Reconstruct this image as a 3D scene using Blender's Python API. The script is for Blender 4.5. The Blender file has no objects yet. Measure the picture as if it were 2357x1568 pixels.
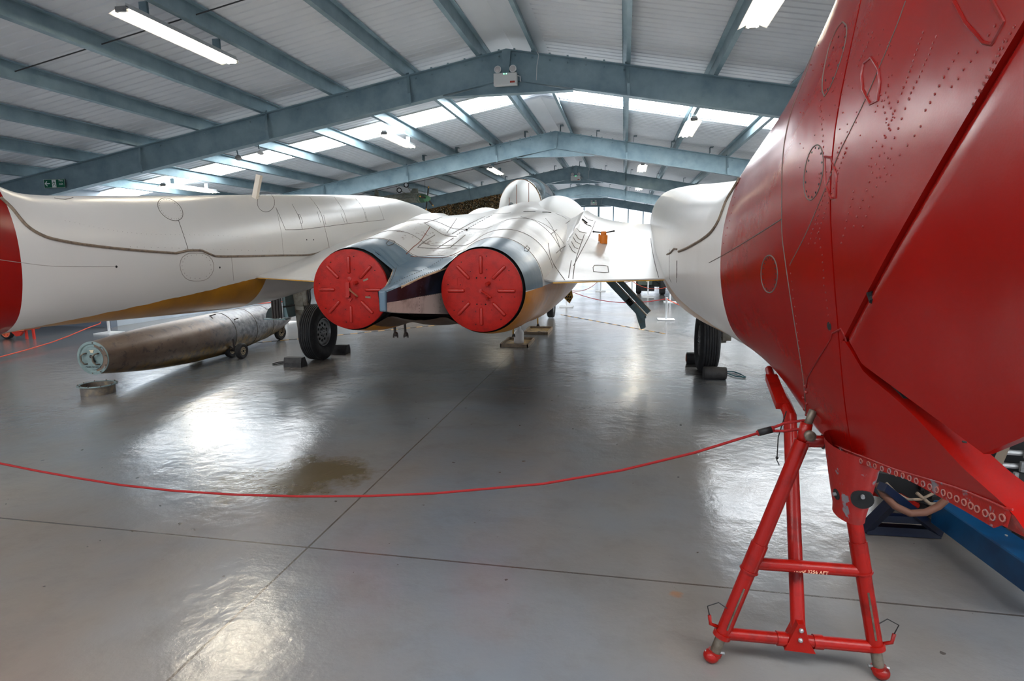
import bpy, bmesh, math, random
import numpy as np
from mathutils import Vector, Matrix
from mathutils.bvhtree import BVHTree

random.seed(7)
C = bpy.context.scene.collection
PI = math.pi

# ------------------------------------------------------------------ camera
CF, CYAW, CPITCH, CROLL = 1356.848, 0.186814679, 0.156867099, -0.00536853
CH = 1.6
IW, IH = 2357.0, 1568.0
_cy, _sy, _cp, _sp = math.cos(CYAW), math.sin(CYAW), math.cos(CPITCH), math.sin(CPITCH)
FW = Vector((-_sy*_cp, _cy*_cp, -_sp)); RT = Vector((_cy, _sy, 0)); UP = RT.cross(FW)
RT2 = math.cos(CROLL)*RT + math.sin(CROLL)*UP
UP2 = -math.sin(CROLL)*RT + math.cos(CROLL)*UP
CAMLOC = Vector((0, 0, CH))
cd = bpy.data.cameras.new('camera'); cam = bpy.data.objects.new('camera', cd); C.objects.link(cam)
M = Matrix((RT2, UP2, -FW)).transposed().to_4x4(); M.translation = CAMLOC
cam.matrix_world = M
cd.sensor_width = 36.0; cd.lens = 36.0*CF/IW; cd.clip_start = 0.02; cd.clip_end = 300
bpy.context.scene.camera = cam

def pray(px, py):
    return FW + RT2*((px-IW/2)/CF) - UP2*((py-IH/2)/CF)
def atX(px, py, X):
    d = pray(px, py); return CAMLOC + d*(X/d.x)
def atY(px, py, Y):
    d = pray(px, py); return CAMLOC + d*(Y/d.y)
def atZ(px, py, Z):
    d = pray(px, py); return CAMLOC + d*((Z-CH)/d.z)

# ------------------------------------------------------------------ light and exposure
W = bpy.data.worlds.new('world'); bpy.context.scene.world = W; W.use_nodes = True
WORLD_STRENGTH = 0.80
bg = W.node_tree.nodes['Background']; bg.inputs[0].default_value = (0.80, 0.88, 1.0, 1); bg.inputs[1].default_value = WORLD_STRENGTH
SKYLIGHT = 10.0      # emission of the translucent roof strips
TUBE = 26.0
GABLE = .60
sc = bpy.context.scene
sc.view_settings.view_transform = 'Standard'; sc.view_settings.look = 'None'
sc.view_settings.gamma = 1.0; sc.view_settings.use_curve_mapping = False
sc.view_settings.exposure = 0.92

# ------------------------------------------------------------------ helpers
def link(name, me, mats, parent=None, smooth=False, auto=None):
    o = bpy.data.objects.new(name, me); C.objects.link(o)
    if not isinstance(mats, (list, tuple)): mats = [mats]
    for m in mats: me.materials.append(m)
    if smooth:
        me.polygons.foreach_set('use_smooth', [True]*len(me.polygons))
        if auto is not None:
            me.set_sharp_from_angle(angle=math.radians(auto))
    if parent is not None:
        o.parent = parent
        L = wloc(parent)
        me.transform(Matrix.Translation(-L))
    return o
def wloc(o):
    L = Vector(o.location); p = o.parent
    while p is not None: L += Vector(p.location); p = p.parent
    return L
class MB:
    """collects shapes and links them as ONE mesh object; vertices in world metres"""
    def __init__(s): s.v = []; s.f = []; s.m = []
    def add(s, vs, fs, mi=0):
        b = len(s.v); s.v += [tuple(v) for v in vs]; s.f += [tuple(b+i for i in f) for f in fs]; s.m += [mi]*len(fs)
    def box(s, c, d, R=None, mi=0):
        x, y, z = [k/2 for k in d]
        vs = [Vector((a*x, b*y, e*z)) for e in (-1, 1) for a, b in ((-1,-1),(1,-1),(1,1),(-1,1))]
        if R is not None: vs = [R @ v for v in vs]
        vs = [v+Vector(c) for v in vs]
        s.add(vs, [(3,2,1,0),(4,5,6,7),(0,1,5,4),(1,2,6,5),(2,3,7,6),(3,0,4,7)], mi)
    def hexa(s, bot, top, mi=0):
        s.add(list(bot)+list(top), [(3,2,1,0),(4,5,6,7),(0,1,5,4),(1,2,6,5),(2,3,7,6),(3,0,4,7)], mi)
    def tube(s, pts, r, n=12, mi=0, cap=True, closed=False):
        pts = [Vector(p) for p in pts]; k = len(pts)
        rs = r if isinstance(r, (list, tuple)) else [r]*k
        prev = None; rings = []
        for i, p in enumerate(pts):
            a = pts[(i-1) % k] if (i > 0 or closed) else pts[i]
            b = pts[(i+1) % k] if (i < k-1 or closed) else pts[i]
            t = (b-a).normalized()
            if prev is None:
                u = t.orthogonal().normalized()
            else:
                u = (prev - t*prev.dot(t))
                u = u.normalized() if u.length > 1e-6 else t.orthogonal().normalized()
            prev = u; w = t.cross(u)
            rings.append([p + (u*math.cos(2*PI*j/n) + w*math.sin(2*PI*j/n))*rs[i] for j in range(n)])
        vs = [v for ring in rings for v in ring]; fs = []
        m = k if closed else k-1
        for i in range(m):
            i2 = (i+1) % k
            for j in range(n):
                fs.append((i*n+j, i*n+(j+1) % n, i2*n+(j+1) % n, i2*n+j))
        if cap and not closed:
            fs.append(tuple(range(n-1, -1, -1))); fs.append(tuple((k-1)*n+j for j in range(n)))
        s.add(vs, fs, mi)
    def bar(s, a, b, w, h, up=(0,0,1), mi=0):
        a, b = Vector(a), Vector(b); t = (b-a).normalized(); up = Vector(up)
        sd = t.cross(up).normalized(); u = sd.cross(t)
        f = lambda p: [p-sd*w/2-u*h/2, p+sd*w/2-u*h/2, p+sd*w/2+u*h/2, p-sd*w/2+u*h/2]
        s.add(f(a)+f(b), [(3,2,1,0),(4,5,6,7),(0,1,5,4),(1,2,6,5),(2,3,7,6),(3,0,4,7)], mi)
    def lathe(s, c, axis, prof, n=32, mi=0, closed=False, cap=True):
        """prof: list of (distance along axis, radius)"""
        c = Vector(c); ax = Vector(axis).normalized(); u = ax.orthogonal().normalized(); w = ax.cross(u)
        vs = []
        for (d, r) in prof:
            vs += [c+ax*d+(u*math.cos(2*PI*j/n)+w*math.sin(2*PI*j/n))*max(r, 1e-5) for j in range(n)]
        fs = []; k = len(prof)
        for i in range(k if closed else k-1):
            i2 = (i+1) % k
            for j in range(n): fs.append((i*n+j, i*n+(j+1) % n, i2*n+(j+1) % n, i2*n+j))
        if cap and not closed:
            fs.append(tuple(range(n-1, -1, -1))); fs.append(tuple((k-1)*n+j for j in range(n)))
        s.add(vs, fs, mi)
    def prism(s, poly, off, mi=0):
        """closed polygon (3D points) extruded by vector off"""
        n = len(poly); off = Vector(off); a = [Vector(p) for p in poly]; b = [p+off for p in a]
        s.add(a+b, [tuple(range(n-1, -1, -1)), tuple(range(n, 2*n))]+[(i, (i+1) % n, n+(i+1) % n, n+i) for i in range(n)], mi)
    def sphere(s, c, r, n=12, sc_=(1,1,1), mi=0):
        c = Vector(c); vs = []; fs = []
        for i in range(n+1):
            th = PI*i/n
            for j in range(2*n):
                ph = PI*j/n
                vs.append(c+Vector((r*sc_[0]*math.sin(th)*math.cos(ph), r*sc_[1]*math.sin(th)*math.sin(ph), r*sc_[2]*math.cos(th))))
        for i in range(n):
            for j in range(2*n): fs.append((i*2*n+j, (i+1)*2*n+j, (i+1)*2*n+(j+1) % (2*n), i*2*n+(j+1) % (2*n)))
        s.add(vs, fs, mi)
    def grid(s, P, cu=False, cv=False, mi=0, flip=False):
        n, m = P.shape[:2]; fs = []
        for i in range(n if cu else n-1):
            i2 = (i+1) % n
            for j in range(m if cv else m-1):
                j2 = (j+1) % m
                f = (i*m+j, i*m+j2, i2*m+j2, i2*m+j)
                fs.append(f[::-1] if flip else f)
        s.add(P.reshape(-1, 3).tolist(), fs, mi)
    def build(s, name, mats, parent=None, smooth=False, auto=None, fix=True, weld=True):
        me = bpy.data.meshes.new(name); me.from_pydata(s.v, [], s.f); me.update()
        if any(s.m): me.polygons.foreach_set('material_index', s.m)
        if fix:
            bm = bmesh.new(); bm.from_mesh(me)
            if weld: bmesh.ops.remove_doubles(bm, verts=bm.verts, dist=1e-5)
            bmesh.ops.recalc_face_normals(bm, faces=bm.faces); bm.to_mesh(me); bm.free()
        return link(name, me, mats, parent, smooth, auto)
    def bvh(s):
        return BVHTree.FromPolygons(s.v, s.f)

def thing(name, label, cat, loc=(0,0,0), group=None):
    o = bpy.data.objects.new(name, None); C.objects.link(o); o.location = loc
    o.empty_display_size = .2
    o['label'] = label; o['category'] = cat
    if group: o['group'] = group
    return o
def tag(o, label, cat, group=None):
    o['label'] = label; o['category'] = cat
    if group: o['group'] = group
    return o
def struct(o):
    o['kind'] = 'structure'; return o
def base(o, loc):
    """put a single-mesh thing's origin at loc (mesh was built in world metres)"""
    loc = Vector(loc); o.data.transform(Matrix.Translation(-loc)); o.location = loc; return o
def dup(root, loc, label=None, group=None):
    r = root.copy(); C.objects.link(r); r.location = loc
    if label: r['label'] = label
    if group: r['group'] = group
    for ch in list(root.children):
        c = ch.copy(); C.objects.link(c); c.parent = r
        for g in ch.children:
            d = g.copy(); C.objects.link(d); d.parent = c
    return r

# ------------------------------------------------------------------ materials
def new_mat(name):
    m = bpy.data.materials.new(name); m.use_nodes = True
    nt = m.node_tree; b = nt.nodes['Principled BSDF']; return m, nt, b
def N(nt, t, **kw):
    n = nt.nodes.new(t)
    for k, v in kw.items(): setattr(n, k, v)
    return n
def rgba(c): return (c[0], c[1], c[2], 1)
def mathn(nt, op, a, b=None, c=None, clamp=False):
    n = nt.nodes.new('ShaderNodeMath'); n.operation = op; n.use_clamp = clamp
    for i, x in enumerate((a, b, c)):
        if x is None: continue
        if isinstance(x, (int, float)): n.inputs[i].default_value = x
        else: nt.links.new(x, n.inputs[i])
    return n.outputs[0]
def mixc(nt, f, a, b):
    n = nt.nodes.new('ShaderNodeMix'); n.data_type = 'RGBA'
    if isinstance(f, (int, float)): n.inputs[0].default_value = f
    else: nt.links.new(f, n.inputs[0])
    for x, i in ((a, 6), (b, 7)):
        if isinstance(x, (tuple, list)): n.inputs[i].default_value = rgba(x)
        else: nt.links.new(x, n.inputs[i])
    return n.outputs[2]
def objco(nt): return nt.nodes.new('ShaderNodeTexCoord').outputs['Object']
def noise(nt, co, scale, detail=4, rough=.55, stretch=None):
    if stretch is not None:
        mp = nt.nodes.new('ShaderNodeMapping'); mp.inputs['Scale'].default_value = stretch
        nt.links.new(co, mp.inputs['Vector']); co = mp.outputs[0]
    n = nt.nodes.new('ShaderNodeTexNoise'); n.inputs['Scale'].default_value = scale
    n.inputs['Detail'].default_value = detail; n.inputs['Roughness'].default_value = rough
    nt.links.new(co, n.inputs['Vector']); return n.outputs['Fac']
def ramp(nt, f, lo, hi):
    return mathn(nt, 'MULTIPLY_ADD', mathn(nt, 'SUBTRACT', f, lo), 1.0/(hi-lo), 0.0, clamp=True) if False else \
        _clampramp(nt, f, lo, hi)
def _clampramp(nt, f, lo, hi):
    n = nt.nodes.new('ShaderNodeMapRange'); n.clamp = True
    n.inputs['From Min'].default_value = lo; n.inputs['From Max'].default_value = hi
    nt.links.new(f, n.inputs['Value']); return n.outputs[0]
def bump(nt, b, h, strength, dist=.01):
    n = nt.nodes.new('ShaderNodeBump'); n.inputs['Strength'].default_value = strength; n.inputs['Distance'].default_value = dist
    nt.links.new(h, n.inputs['Height']); nt.links.new(n.outputs[0], b.inputs['Normal'])
def simple(name, col, rough=.5, metal=0, var=None, vscale=8, vlo=.45, vhi=.7, bumps=0, bscale=60, coat=0, stretch=None, spec=None):
    m, nt, b = new_mat(name); co = objco(nt)
    if var is not None:
        f = ramp(nt, noise(nt, co, vscale, 5, .6, stretch), vlo, vhi)
        nt.links.new(mixc(nt, f, col, var), b.inputs['Base Color'])
    else: b.inputs['Base Color'].default_value = rgba(col)
    b.inputs['Roughness'].default_value = rough; b.inputs['Metallic'].default_value = metal
    if coat: b.inputs['Coat Weight'].default_value = coat; b.inputs['Coat Roughness'].default_value = .15
    if spec is not None: b.inputs['Specular IOR Level'].default_value = spec
    if bumps: bump(nt, b, noise(nt, co, bscale, 3), bumps)
    return m
def emis(name, col, strength, back=None):
    m, nt, b = new_mat(name)
    b.inputs['Base Color'].default_value = rgba(col); b.inputs['Emission Color'].default_value = rgba(col)
    b.inputs['Emission Strength'].default_value = strength
    return m

def srgb(r, g, b):
    f = lambda c: ((c/255+.055)/1.055)**2.4 if c > 10 else c/255/12.92
    return (f(r), f(g), f(b))

M_steel = simple('galvanised_steel', srgb(150,172,180), .40, .45, srgb(124,148,158), 3, .35, .7, .08, 90)
M_steel_dark = simple('galvanised_steel_weathered', srgb(100,122,130), .5, .5, srgb(78,98,106), 4)
M_rod = simple('dark_rod', srgb(60,62,64), .6)
M_white_metal = simple('white_enamel', srgb(225,226,224), .35)
M_tube = emis('fluorescent_tube', (1.0,.90,.72), TUBE)
M_sky = emis('translucent_skylight', (.93,.97,1.0), SKYLIGHT)
M_gable = emis('translucent_door_panel', (.86,.92,1.0), GABLE)
M_black = simple('black_rubber', srgb(30,30,32), .75, 0, srgb(48,46,46), 12, bumps=.15, bscale=80)
M_blackpaint = simple('black_paint', srgb(16,16,17), .6)

def make_ceiling_mat():
    m, nt, b = new_mat('white_liner_sheet'); co = objco(nt)
    f = ramp(nt, noise(nt, co, .8, 4, .6, (1,.4,1)), .35, .75)
    nt.links.new(mixc(nt, f, srgb(232,235,239), srgb(214,219,226)), b.inputs['Base Color'])
    b.inputs['Roughness'].default_value = .38
    return m
M_ceil = make_ceiling_mat()

def make_floor_mat():
    m, nt, b = new_mat('grey_epoxy_floor'); co = objco(nt)
    big = noise(nt, co, .55, 5, .6); mid = noise(nt, co, 3.5, 6, .7); fine = noise(nt, co, 30, 5, .7)
    c = mixc(nt, ramp(nt, big, .35, .68), srgb(110,117,125), srgb(124,122,119))
    c = mixc(nt, mathn(nt, 'MULTIPLY', ramp(nt, noise(nt, co, .32, 4, .6), .42, .62), .75), c, srgb(124,110,97))
    c = mixc(nt, mathn(nt, 'MULTIPLY', ramp(nt, mid, .5, .75), .3), c, srgb(92,86,80))
    c = mixc(nt, mathn(nt, 'MULTIPLY', ramp(nt, fine, .64, .8), .10), c, srgb(80,76,72))
    sep = nt.nodes.new('ShaderNodeSeparateXYZ'); nt.links.new(co, sep.inputs[0]); X, Y = sep.outputs[0], sep.outputs[1]
    def blob(cx, cy, rx, ry, th=1.0, wob=1.1):
        dx = mathn(nt, 'DIVIDE', mathn(nt, 'SUBTRACT', X, cx), rx); dy = mathn(nt, 'DIVIDE', mathn(nt, 'SUBTRACT', Y, cy), ry)
        d = mathn(nt, 'ADD', mathn(nt, 'MULTIPLY', dx, dx), mathn(nt, 'MULTIPLY', dy, dy))
        d = mathn(nt, 'ADD', d, mathn(nt, 'MULTIPLY', mathn(nt, 'SUBTRACT', mid, .5), wob*3))
        n = nt.nodes.new('ShaderNodeMapRange'); n.clamp = True
        n.inputs['From Min'].default_value = th; n.inputs['From Max'].default_value = th*.25
        nt.links.new(d, n.inputs['Value']); return n.outputs[0]
    # oil stain, rust marks and scuffs on the paint
    c = mixc(nt, mathn(nt, 'MULTIPLY', blob(-2.15, 3.68, .46, .46), .9), c, srgb(84,68,34))
    c = mixc(nt, mathn(nt, 'MULTIPLY', blob(-2.5, 3.45, .34, .34), .7), c, srgb(100,86,56))
    c = mixc(nt, mathn(nt, 'MULTIPLY', blob(-4.34, 5.6, .22, .25), .6), c, srgb(92,76,66))
    c = mixc(nt, mathn(nt, 'MULTIPLY', blob(1.06, 5.7, .14, .35, wob=2), .5), c, srgb(100,82,70))
    c = mixc(nt, mathn(nt, 'MULTIPLY', blob(.28, 2.62, .04, .03, wob=2), .6), c, srgb(150,100,60))
    # saw-cut joints, six metres apart
    def line(ch, x0, w):
        dd = mathn(nt, 'ABSOLUTE', mathn(nt, 'SUBTRACT', ch, x0)); return mathn(nt, 'LESS_THAN', dd, w)
    j = line(X, -1.645, .006)
    for x0 in (4.35, -7.65): j = mathn(nt, 'MAXIMUM', j, line(X, x0, .006))
    for y0 in (2.72, 8.7, 14.7, 20.7, 26.7, 32.7): j = mathn(nt, 'MAXIMUM', j, line(Y, y0, .006))
    c = mixc(nt, mathn(nt, 'MULTIPLY', j, .72), c, srgb(52,40,28))
    c = mixc(nt, mathn(nt, 'MULTIPLY', ramp(nt, noise(nt, co, 16, 2, .5), .74, .76), .8), c, srgb(60,54,48))
    nt.links.new(c, b.inputs['Base Color'])
    r1 = ramp(nt, noise(nt, co, 1.1, 6, .65), .3, .7); r2 = ramp(nt, noise(nt, co, 12, 5, .7, (1,2.2,1)), .35, .7)
    r = mathn(nt, 'ADD', mathn(nt, 'MULTIPLY', r1, .075), mathn(nt, 'MULTIPLY', r2, .025))
    r = mathn(nt, 'ADD', r, .16); nt.links.new(r, b.inputs['Roughness'])
    b.inputs['Specular IOR Level'].default_value = 1.0; b.inputs['IOR'].default_value = 1.6
    h = mathn(nt, 'ADD', noise(nt, co, 9, 5, .6), mathn(nt, 'MULTIPLY', noise(nt, co, 1.6, 3), 2.2))
    bump(nt, b, h, .17, .02)
    return m
M_floor = make_floor_mat()

# ------------------------------------------------------------------ the building
XR, ZR, SL = -1.968, 4.80, 0.1811
XL, XRT = -12.9, 8.9
Y0, Y1 = -5.5, 46.0
FR = [-11.0+7.04*0, ]
FR = [3.08, 10.12, 17.15, 24.37, 31.5, 38.6]
BACKFR = [-4.0]
def zr(x): return ZR - SL*abs(x-XR)

g = MB(); g.box(((XL+XRT)/2, (Y0-6+Y1)/2, -.1), (XRT-XL+.6, Y1-Y0+6.6, .2)); struct(g.build('floor', M_floor))
# roof liner sheets: real shallow ribs running up the slope, left out where the skylights are
SKY = [(-1.2, 0.05), (12.95, 14.12), (27.3, 28.5), (41.5, 42.7)]
def ribbed(sgn):
    g = MB(); xa, xb = XR, (XL if sgn < 0 else XRT); ztop = .215
    segs = []; y = Y0
    for a, b in SKY: segs.append((y, a)); y = b
    segs.append((y, Y1))
    for a, b in segs:
        ys = []; n = max(1, int((b-a)/.165)); st = (b-a)/n
        for k in range(n):
            yy = a+k*st; ys += [(yy, 0), (yy+st*.70, 0), (yy+st*.78, .012), (yy+st*.92, .012)]
        ys.append((b, 0))
        P = np.zeros((len(ys), 2, 3))
        for i, (yy, dz) in enumerate(ys):
            P[i,0] = (xa, yy, zr(xa)+ztop+dz); P[i,1] = (xb, yy, zr(xb)+ztop+dz)
        g.grid(P)
        P2 = P.copy(); P2[:,:,2] += .08; g.grid(P2, flip=True)
    return struct(g.build('ceiling', M_ceil, fix=False))
ribbed(-1); ribbed(1)
g = MB()
for sg in (-1, 1):
    pts = [(XR, Y0, ZR+.205), (XR+sg*.62, Y0, zr(XR+.62)+.205)]
    P = np.zeros((2, 2, 3)); 
    for i, yy in enumerate((Y0, Y1)):
        for j, x in enumerate((XR, XR+sg*.62)): P[i,j] = (x, yy, zr(x)+.203)
    for a, b in [(Y0,-1.2),(.05,12.95),(14.12,27.3),(28.5,41.5),(42.7,Y1)]:
        Q = P.copy(); Q[0,:,1] = a; Q[1,:,1] = b; g.grid(Q)
struct(g.build('trim_1', M_ceil, fix=False))
# skylights: one translucent strip per slope per opening
k = 0
for a, b in SKY:
    for sg in (-1, 1):
        k += 1; g = MB(); xe = (XL if sg < 0 else XRT); x0 = XR+sg*.45
        top = [(x0, a, zr(x0)+.24), (xe, a, zr(xe)+.24), (xe, b, zr(xe)+.24), (x0, b, zr(x0)+.24)]
        g.hexa(top, [(x, y, z+.03) for x, y, z in top]); struct(g.build('window_%d' % k, M_sky))
        g = MB()
        for yy in (a, b): g.bar((x0, yy, zr(x0)+.205), (xe, yy, zr(xe)+.205), .03, .02)
        struct(g.build('trim_%d' % (k+1), M_white_metal))
# walls
M_wall = simple('wall_cladding', srgb(176,186,196), .5, 0, srgb(158,168,180), 1.2)
M_wall_lo = simple('lower_wall', srgb(110,120,134), .6, 0, srgb(96,106,120), 1.2)
g = MB(); g.box((XL-.1, (Y0+Y1)/2, 1.6), (.2, Y1-Y0, 3.6)); struct(g.build('wall_left', M_wall))
g = MB(); g.box((XRT+.1, (Y0+Y1)/2, 1.6), (.2, Y1-Y0, 3.6)); struct(g.build('wall_right', M_wall))
g = MB()
for sg in (-1, 1):
    xe = XL-.2 if sg < 0 else XRT+.2
    g.prism([(XR, Y1, 4.6), (XR, Y1, ZR+.3), (xe, Y1, zr(xe)+.3), (xe, Y1, 3.0), (XR+sg*4.4, Y1, 3.0), (XR+sg*4.4, Y1, 4.6)], (0,.2,0))
    g.box((XR+sg*(abs(xe-XR)+4.4)/2, Y1+.1, 1.5), (abs(xe-XR)-4.4, .2, 3.0))
struct(g.build('wall_back', M_wall))
# tall sliding door of translucent panels in the far gable
g = MB(); k = 0
px = XR-4.4
while px < XR+4.4-.05:
    k += 1; g = MB(); g.box((px+.55, Y1+.05, 2.3), (1.04, .05, 4.6)); d = g.build('door_%d' % k, M_gable); struct(d)
    g = MB(); g.box((px, Y1-.03, 2.3), (.07 if k != 5 else .13, .1, 4.6)); p = g.build('post', M_steel_dark, d); px += 1.1
# rafters of the portal frames: web, two flanges, bolts, apex haunch and purlin stays
n_tr = 20
def flange(g, x0, x1, y, zf, w, t):
    g.bar((x0, y, zf(x0)), (x1, y, zf(x1)), w, t)
for fi, fy in enumerate(BACKFR+FR):
    n_tr += 1; g = MB(); D = .47
    for sg in (-1, 1):
        xe = XL if sg < 0 else XRT
        zt = lambda x: zr(x)-.008; zb = lambda x: zr(x)-D+.008
        flange(g, XR, xe, fy, zt, .17, .016); flange(g, XR, xe, fy, zb, .17, .016)
        g.hexa([(XR, fy-.005, zr(XR)-D), (xe, fy-.005, zr(xe)-D), (xe, fy+.005, zr(xe)-D), (XR, fy+.005, zr(XR)-D)],
               [(XR, fy-.005, zr(XR)), (xe, fy-.005, zr(xe)), (xe, fy+.005, zr(xe)), (XR, fy+.005, zr(XR))])
        # bolts in a row under the top flange, bolt heads above near the apex
        for k in range(6 if fy < 30 else 0):
            x = XR+sg*(.13+k*.29)
            g.sphere((x, fy-.02, zr(x)-.07), .016, 5)
            g.box((x, fy-.05, zr(x)+.012), (.03,.03,.03))
        for k in range(7 if fy < 20 else 0):
            x = XR+sg*(1.9+k*.95); g.sphere((x, fy-.02, zr(x)-.07), .014, 5)
        # haunch at the apex
        g.hexa([(XR, fy-.075, 4.105), (XR+sg*1.09, fy-.075, 4.105), (XR+sg*1.09, fy+.075, 4.105), (XR, fy+.075, 4.105)],
               [(XR, fy-.075, 4.12), (XR+sg*1.09, fy-.075, 4.12), (XR+sg*1.09, fy+.075, 4.12), (XR, fy+.075, 4.12)])
        g.add([(XR, fy-.012, 4.11), (XR+sg*1.09, fy-.012, 4.11), (XR, fy-.012, 4.34), (XR, fy+.012, 4.11), (XR+sg*1.09, fy+.012, 4.11), (XR, fy+.012, 4.34)],
              [(0,1,2),(5,4,3),(0,3,4,1),(1,4,5,2),(2,5,3,0)])
    # apex stiffener plate
    g.hexa([(XR-.03, fy-.08, 4.33),(XR+.03, fy-.08, 4.33),(XR+.03, fy, 4.33),(XR-.03, fy, 4.33)],
           [(XR-.075, fy-.08, 4.78),(XR+.075, fy-.08, 4.78),(XR+.075, fy, 4.78),(XR-.075, fy, 4.78)])
    struct(g.build('trim_%d' % n_tr, M_steel))
    # columns
    for xe in ((XL+.12), (XRT-.12)):
        n_tr += 1; g = MB(); zt_ = zr(xe)
        g.box((xe, fy, zt_/2), (.01, .16, zt_)); g.box((xe-.1, fy, zt_/2), (.012, .17, zt_)); g.box((xe+.1, fy, zt_/2), (.012, .17, zt_))
        struct(g.build('trim_%d' % n_tr, M_steel))
    # flat bar stays from purlin to bottom flange
    n_tr += 1; g = MB()
    for off in (-1.72, -4.42, 1.93, 7.05, -7.1, 4.6):
        x = XR+off
        g.bar((x, fy-.02, zr(x)+.05), (x+.04, fy-.1, zr(x)-.3), .045, .006, up=(0,1,0)); g.bar((x+.04, fy-.1, zr(x)-.3), (x+.05, fy-.09, zr(x)-.48), .045, .006, up=(0,1,0))
    struct(g.build('trim_%d' % n_tr, M_steel))
# purlins: zed sections running the length of the building
for sg, offs in ((-1, (.44,1.74,3.08,4.42,5.75,7.08,8.4,9.72)), (1, (.43,1.93,3.26,4.6,5.9,7.2,8.5,9.8))):
    for off in offs:
        x = XR+sg*off; z0 = zr(x); h = .19; n_tr += 1; g = MB(); fl = .065
        # profile in x-z (web leaning with the roof), flanges out to either side with lips
        prof = [(-fl, h), (-fl, h-.018), (-fl+.003, h-.018), (-fl+.003, h-.003), (0, h-.003), (0, 0), (fl, 0), (fl, .018), (fl-.003, .018), (fl-.003, .003), (.003, .003), (.003, h), ]
        poly = [(x+sg*a, Y0, z0+b+.004-SL*a) for a, b in prof]
        g.prism(poly, (0, Y1-Y0, 0)); struct(g.build('trim_%d' % n_tr, M_steel))
# purlin cleats above the far rafters
n_tr += 1; g = MB()
for fy in FR[2:5]:
    for k in range(-4, 5):
        x = XR+k*1.0+.15; g.box((x, fy-.12, zr(x)+.08), (.01, .22, .15)); g.box((x+.04, fy-.12, zr(x)+.155), (.09, .22, .008))
struct(g.build('trim_%d' % n_tr, M_steel_dark))
# thin anti-sag rods in the two near bays
n_tr += 1; g = MB()
for yy in (6.68, 20.7):
    g.tube([(XR-.4, yy, zr(XR-.4)+.1), (XL, yy, zr(XL)+.1)], .008, 6); g.tube([(XR+.4, yy, zr(XR+.4)+.1), (XRT, yy, zr(XRT)+.1)], .008, 6)
struct(g.build('trim_%d' % n_tr, M_rod))
# low partition, its post and the dark skirting
g = MB(); g.box((-11.7, 10.45, .55), (2.4, .06, 1.1)); struct(g.build('wall_partition', M_wall_lo))
g = MB(); g.box((-10.5, 13.5, .55), (.06, 6.1, 1.1)); struct(g.build('wall_partition_side', M_wall))
g = MB(); g.box((-10.48, 10.43, 1.0), (.16, .16, 2.0)); n_tr += 1; struct(g.build('trim_%d' % n_tr, M_wall_lo))

# ------------------------------------------------------------------ aircraft paint
XC = -1.63                      # aircraft centreline, parallel to the building
AO = Vector((XC, 7.8, 0))       # aircraft origin on the floor between the main wheels
def sepxyz(nt, co):
    s = nt.nodes.new('ShaderNodeSeparateXYZ'); nt.links.new(co, s.inputs[0])
    return s.outputs[0], mathn(nt, 'ADD', s.outputs[1], AO.y), s.outputs[2]   # u, Y, z in world metres
WHITE = srgb(202,198,193); YEL = srgb(176,118,14); RED = srgb(140,6,1); BLUE = srgb(96,114,126)
def white_base(nt, co):
    c = mixc(nt, ramp(nt, noise(nt, co, 1.3, 3, .5), .38, .72), WHITE, srgb(201,196,191))
    return mixc(nt, mathn(nt, 'MULTIPLY', ramp(nt, noise(nt, co, 14, 3, .6), .68, .8), .06), c, srgb(170,158,144))
def paint_boom():
    m, nt, b = new_mat('boom_paint'); co = objco(nt); u, Y, z = sepxyz(nt, co)
    c = white_base(nt, co)
    wob = mathn(nt, 'MULTIPLY', mathn(nt, 'SUBTRACT', noise(nt, co, 5, 2), .5), .03)
    zl = mathn(nt, 'ADD', mathn(nt, 'MULTIPLY_ADD', mathn(nt, 'SUBTRACT', Y, 3.3), .107, 1.085), wob)
    ye = mathn(nt, 'LESS_THAN', z, zl)
    patch = mathn(nt, 'MULTIPLY', mathn(nt, 'GREATER_THAN', Y, mathn(nt, 'MULTIPLY_ADD', z, .25, 5.22)), mathn(nt, 'LESS_THAN', mathn(nt, 'MULTIPLY_ADD', z, -1.1, Y), 5.55))
    ye = mathn(nt, 'MULTIPLY', ye, mathn(nt, 'SUBTRACT', 1.0, patch))
    ye = mathn(nt, 'MULTIPLY', ye, mathn(nt, 'LESS_THAN', Y, 8.0))
    c = mixc(nt, ye, c, mixc(nt, ramp(nt, noise(nt, co, 3, 4), .4, .75), YEL, srgb(140,92,24)))
    red = mathn(nt, 'LESS_THAN', Y, 3.11)
    rc = mixc(nt, ramp(nt, noise(nt, co, 2.2, 5), .35, .7), RED, srgb(128,8,3))
    # primer showing through scuffed spots
    chips = ramp(nt, noise(nt, co, 26, 4, .6), .755, .77)
    rc = mixc(nt, mathn(nt, 'MULTIPLY', chips, .8), rc, srgb(96,112,124))
    c = mixc(nt, red, c, rc)
    nt.links.new(c, b.inputs['Base Color'])
    r = mathn(nt, 'ADD', mathn(nt, 'MULTIPLY', ramp(nt, noise(nt, co, 2, 3, .5), .3, .7), .02), .285)
    nt.links.new(mathn(nt, 'ADD', r, mathn(nt, 'MULTIPLY', red, -.055)), b.inputs['Roughness'])
    nt.links.new(mathn(nt, 'MULTIPLY_ADD', red, -.07, .55), b.inputs['Specular IOR Level'])
    h = mathn(nt, 'ADD', mathn(nt, 'MULTIPLY', noise(nt, co, 3.0, 3, .5), 1.0), mathn(nt, 'MULTIPLY', noise(nt, co, 160, 2), .03))
    bump(nt, b, h, .16, .03)
    return m
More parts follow.
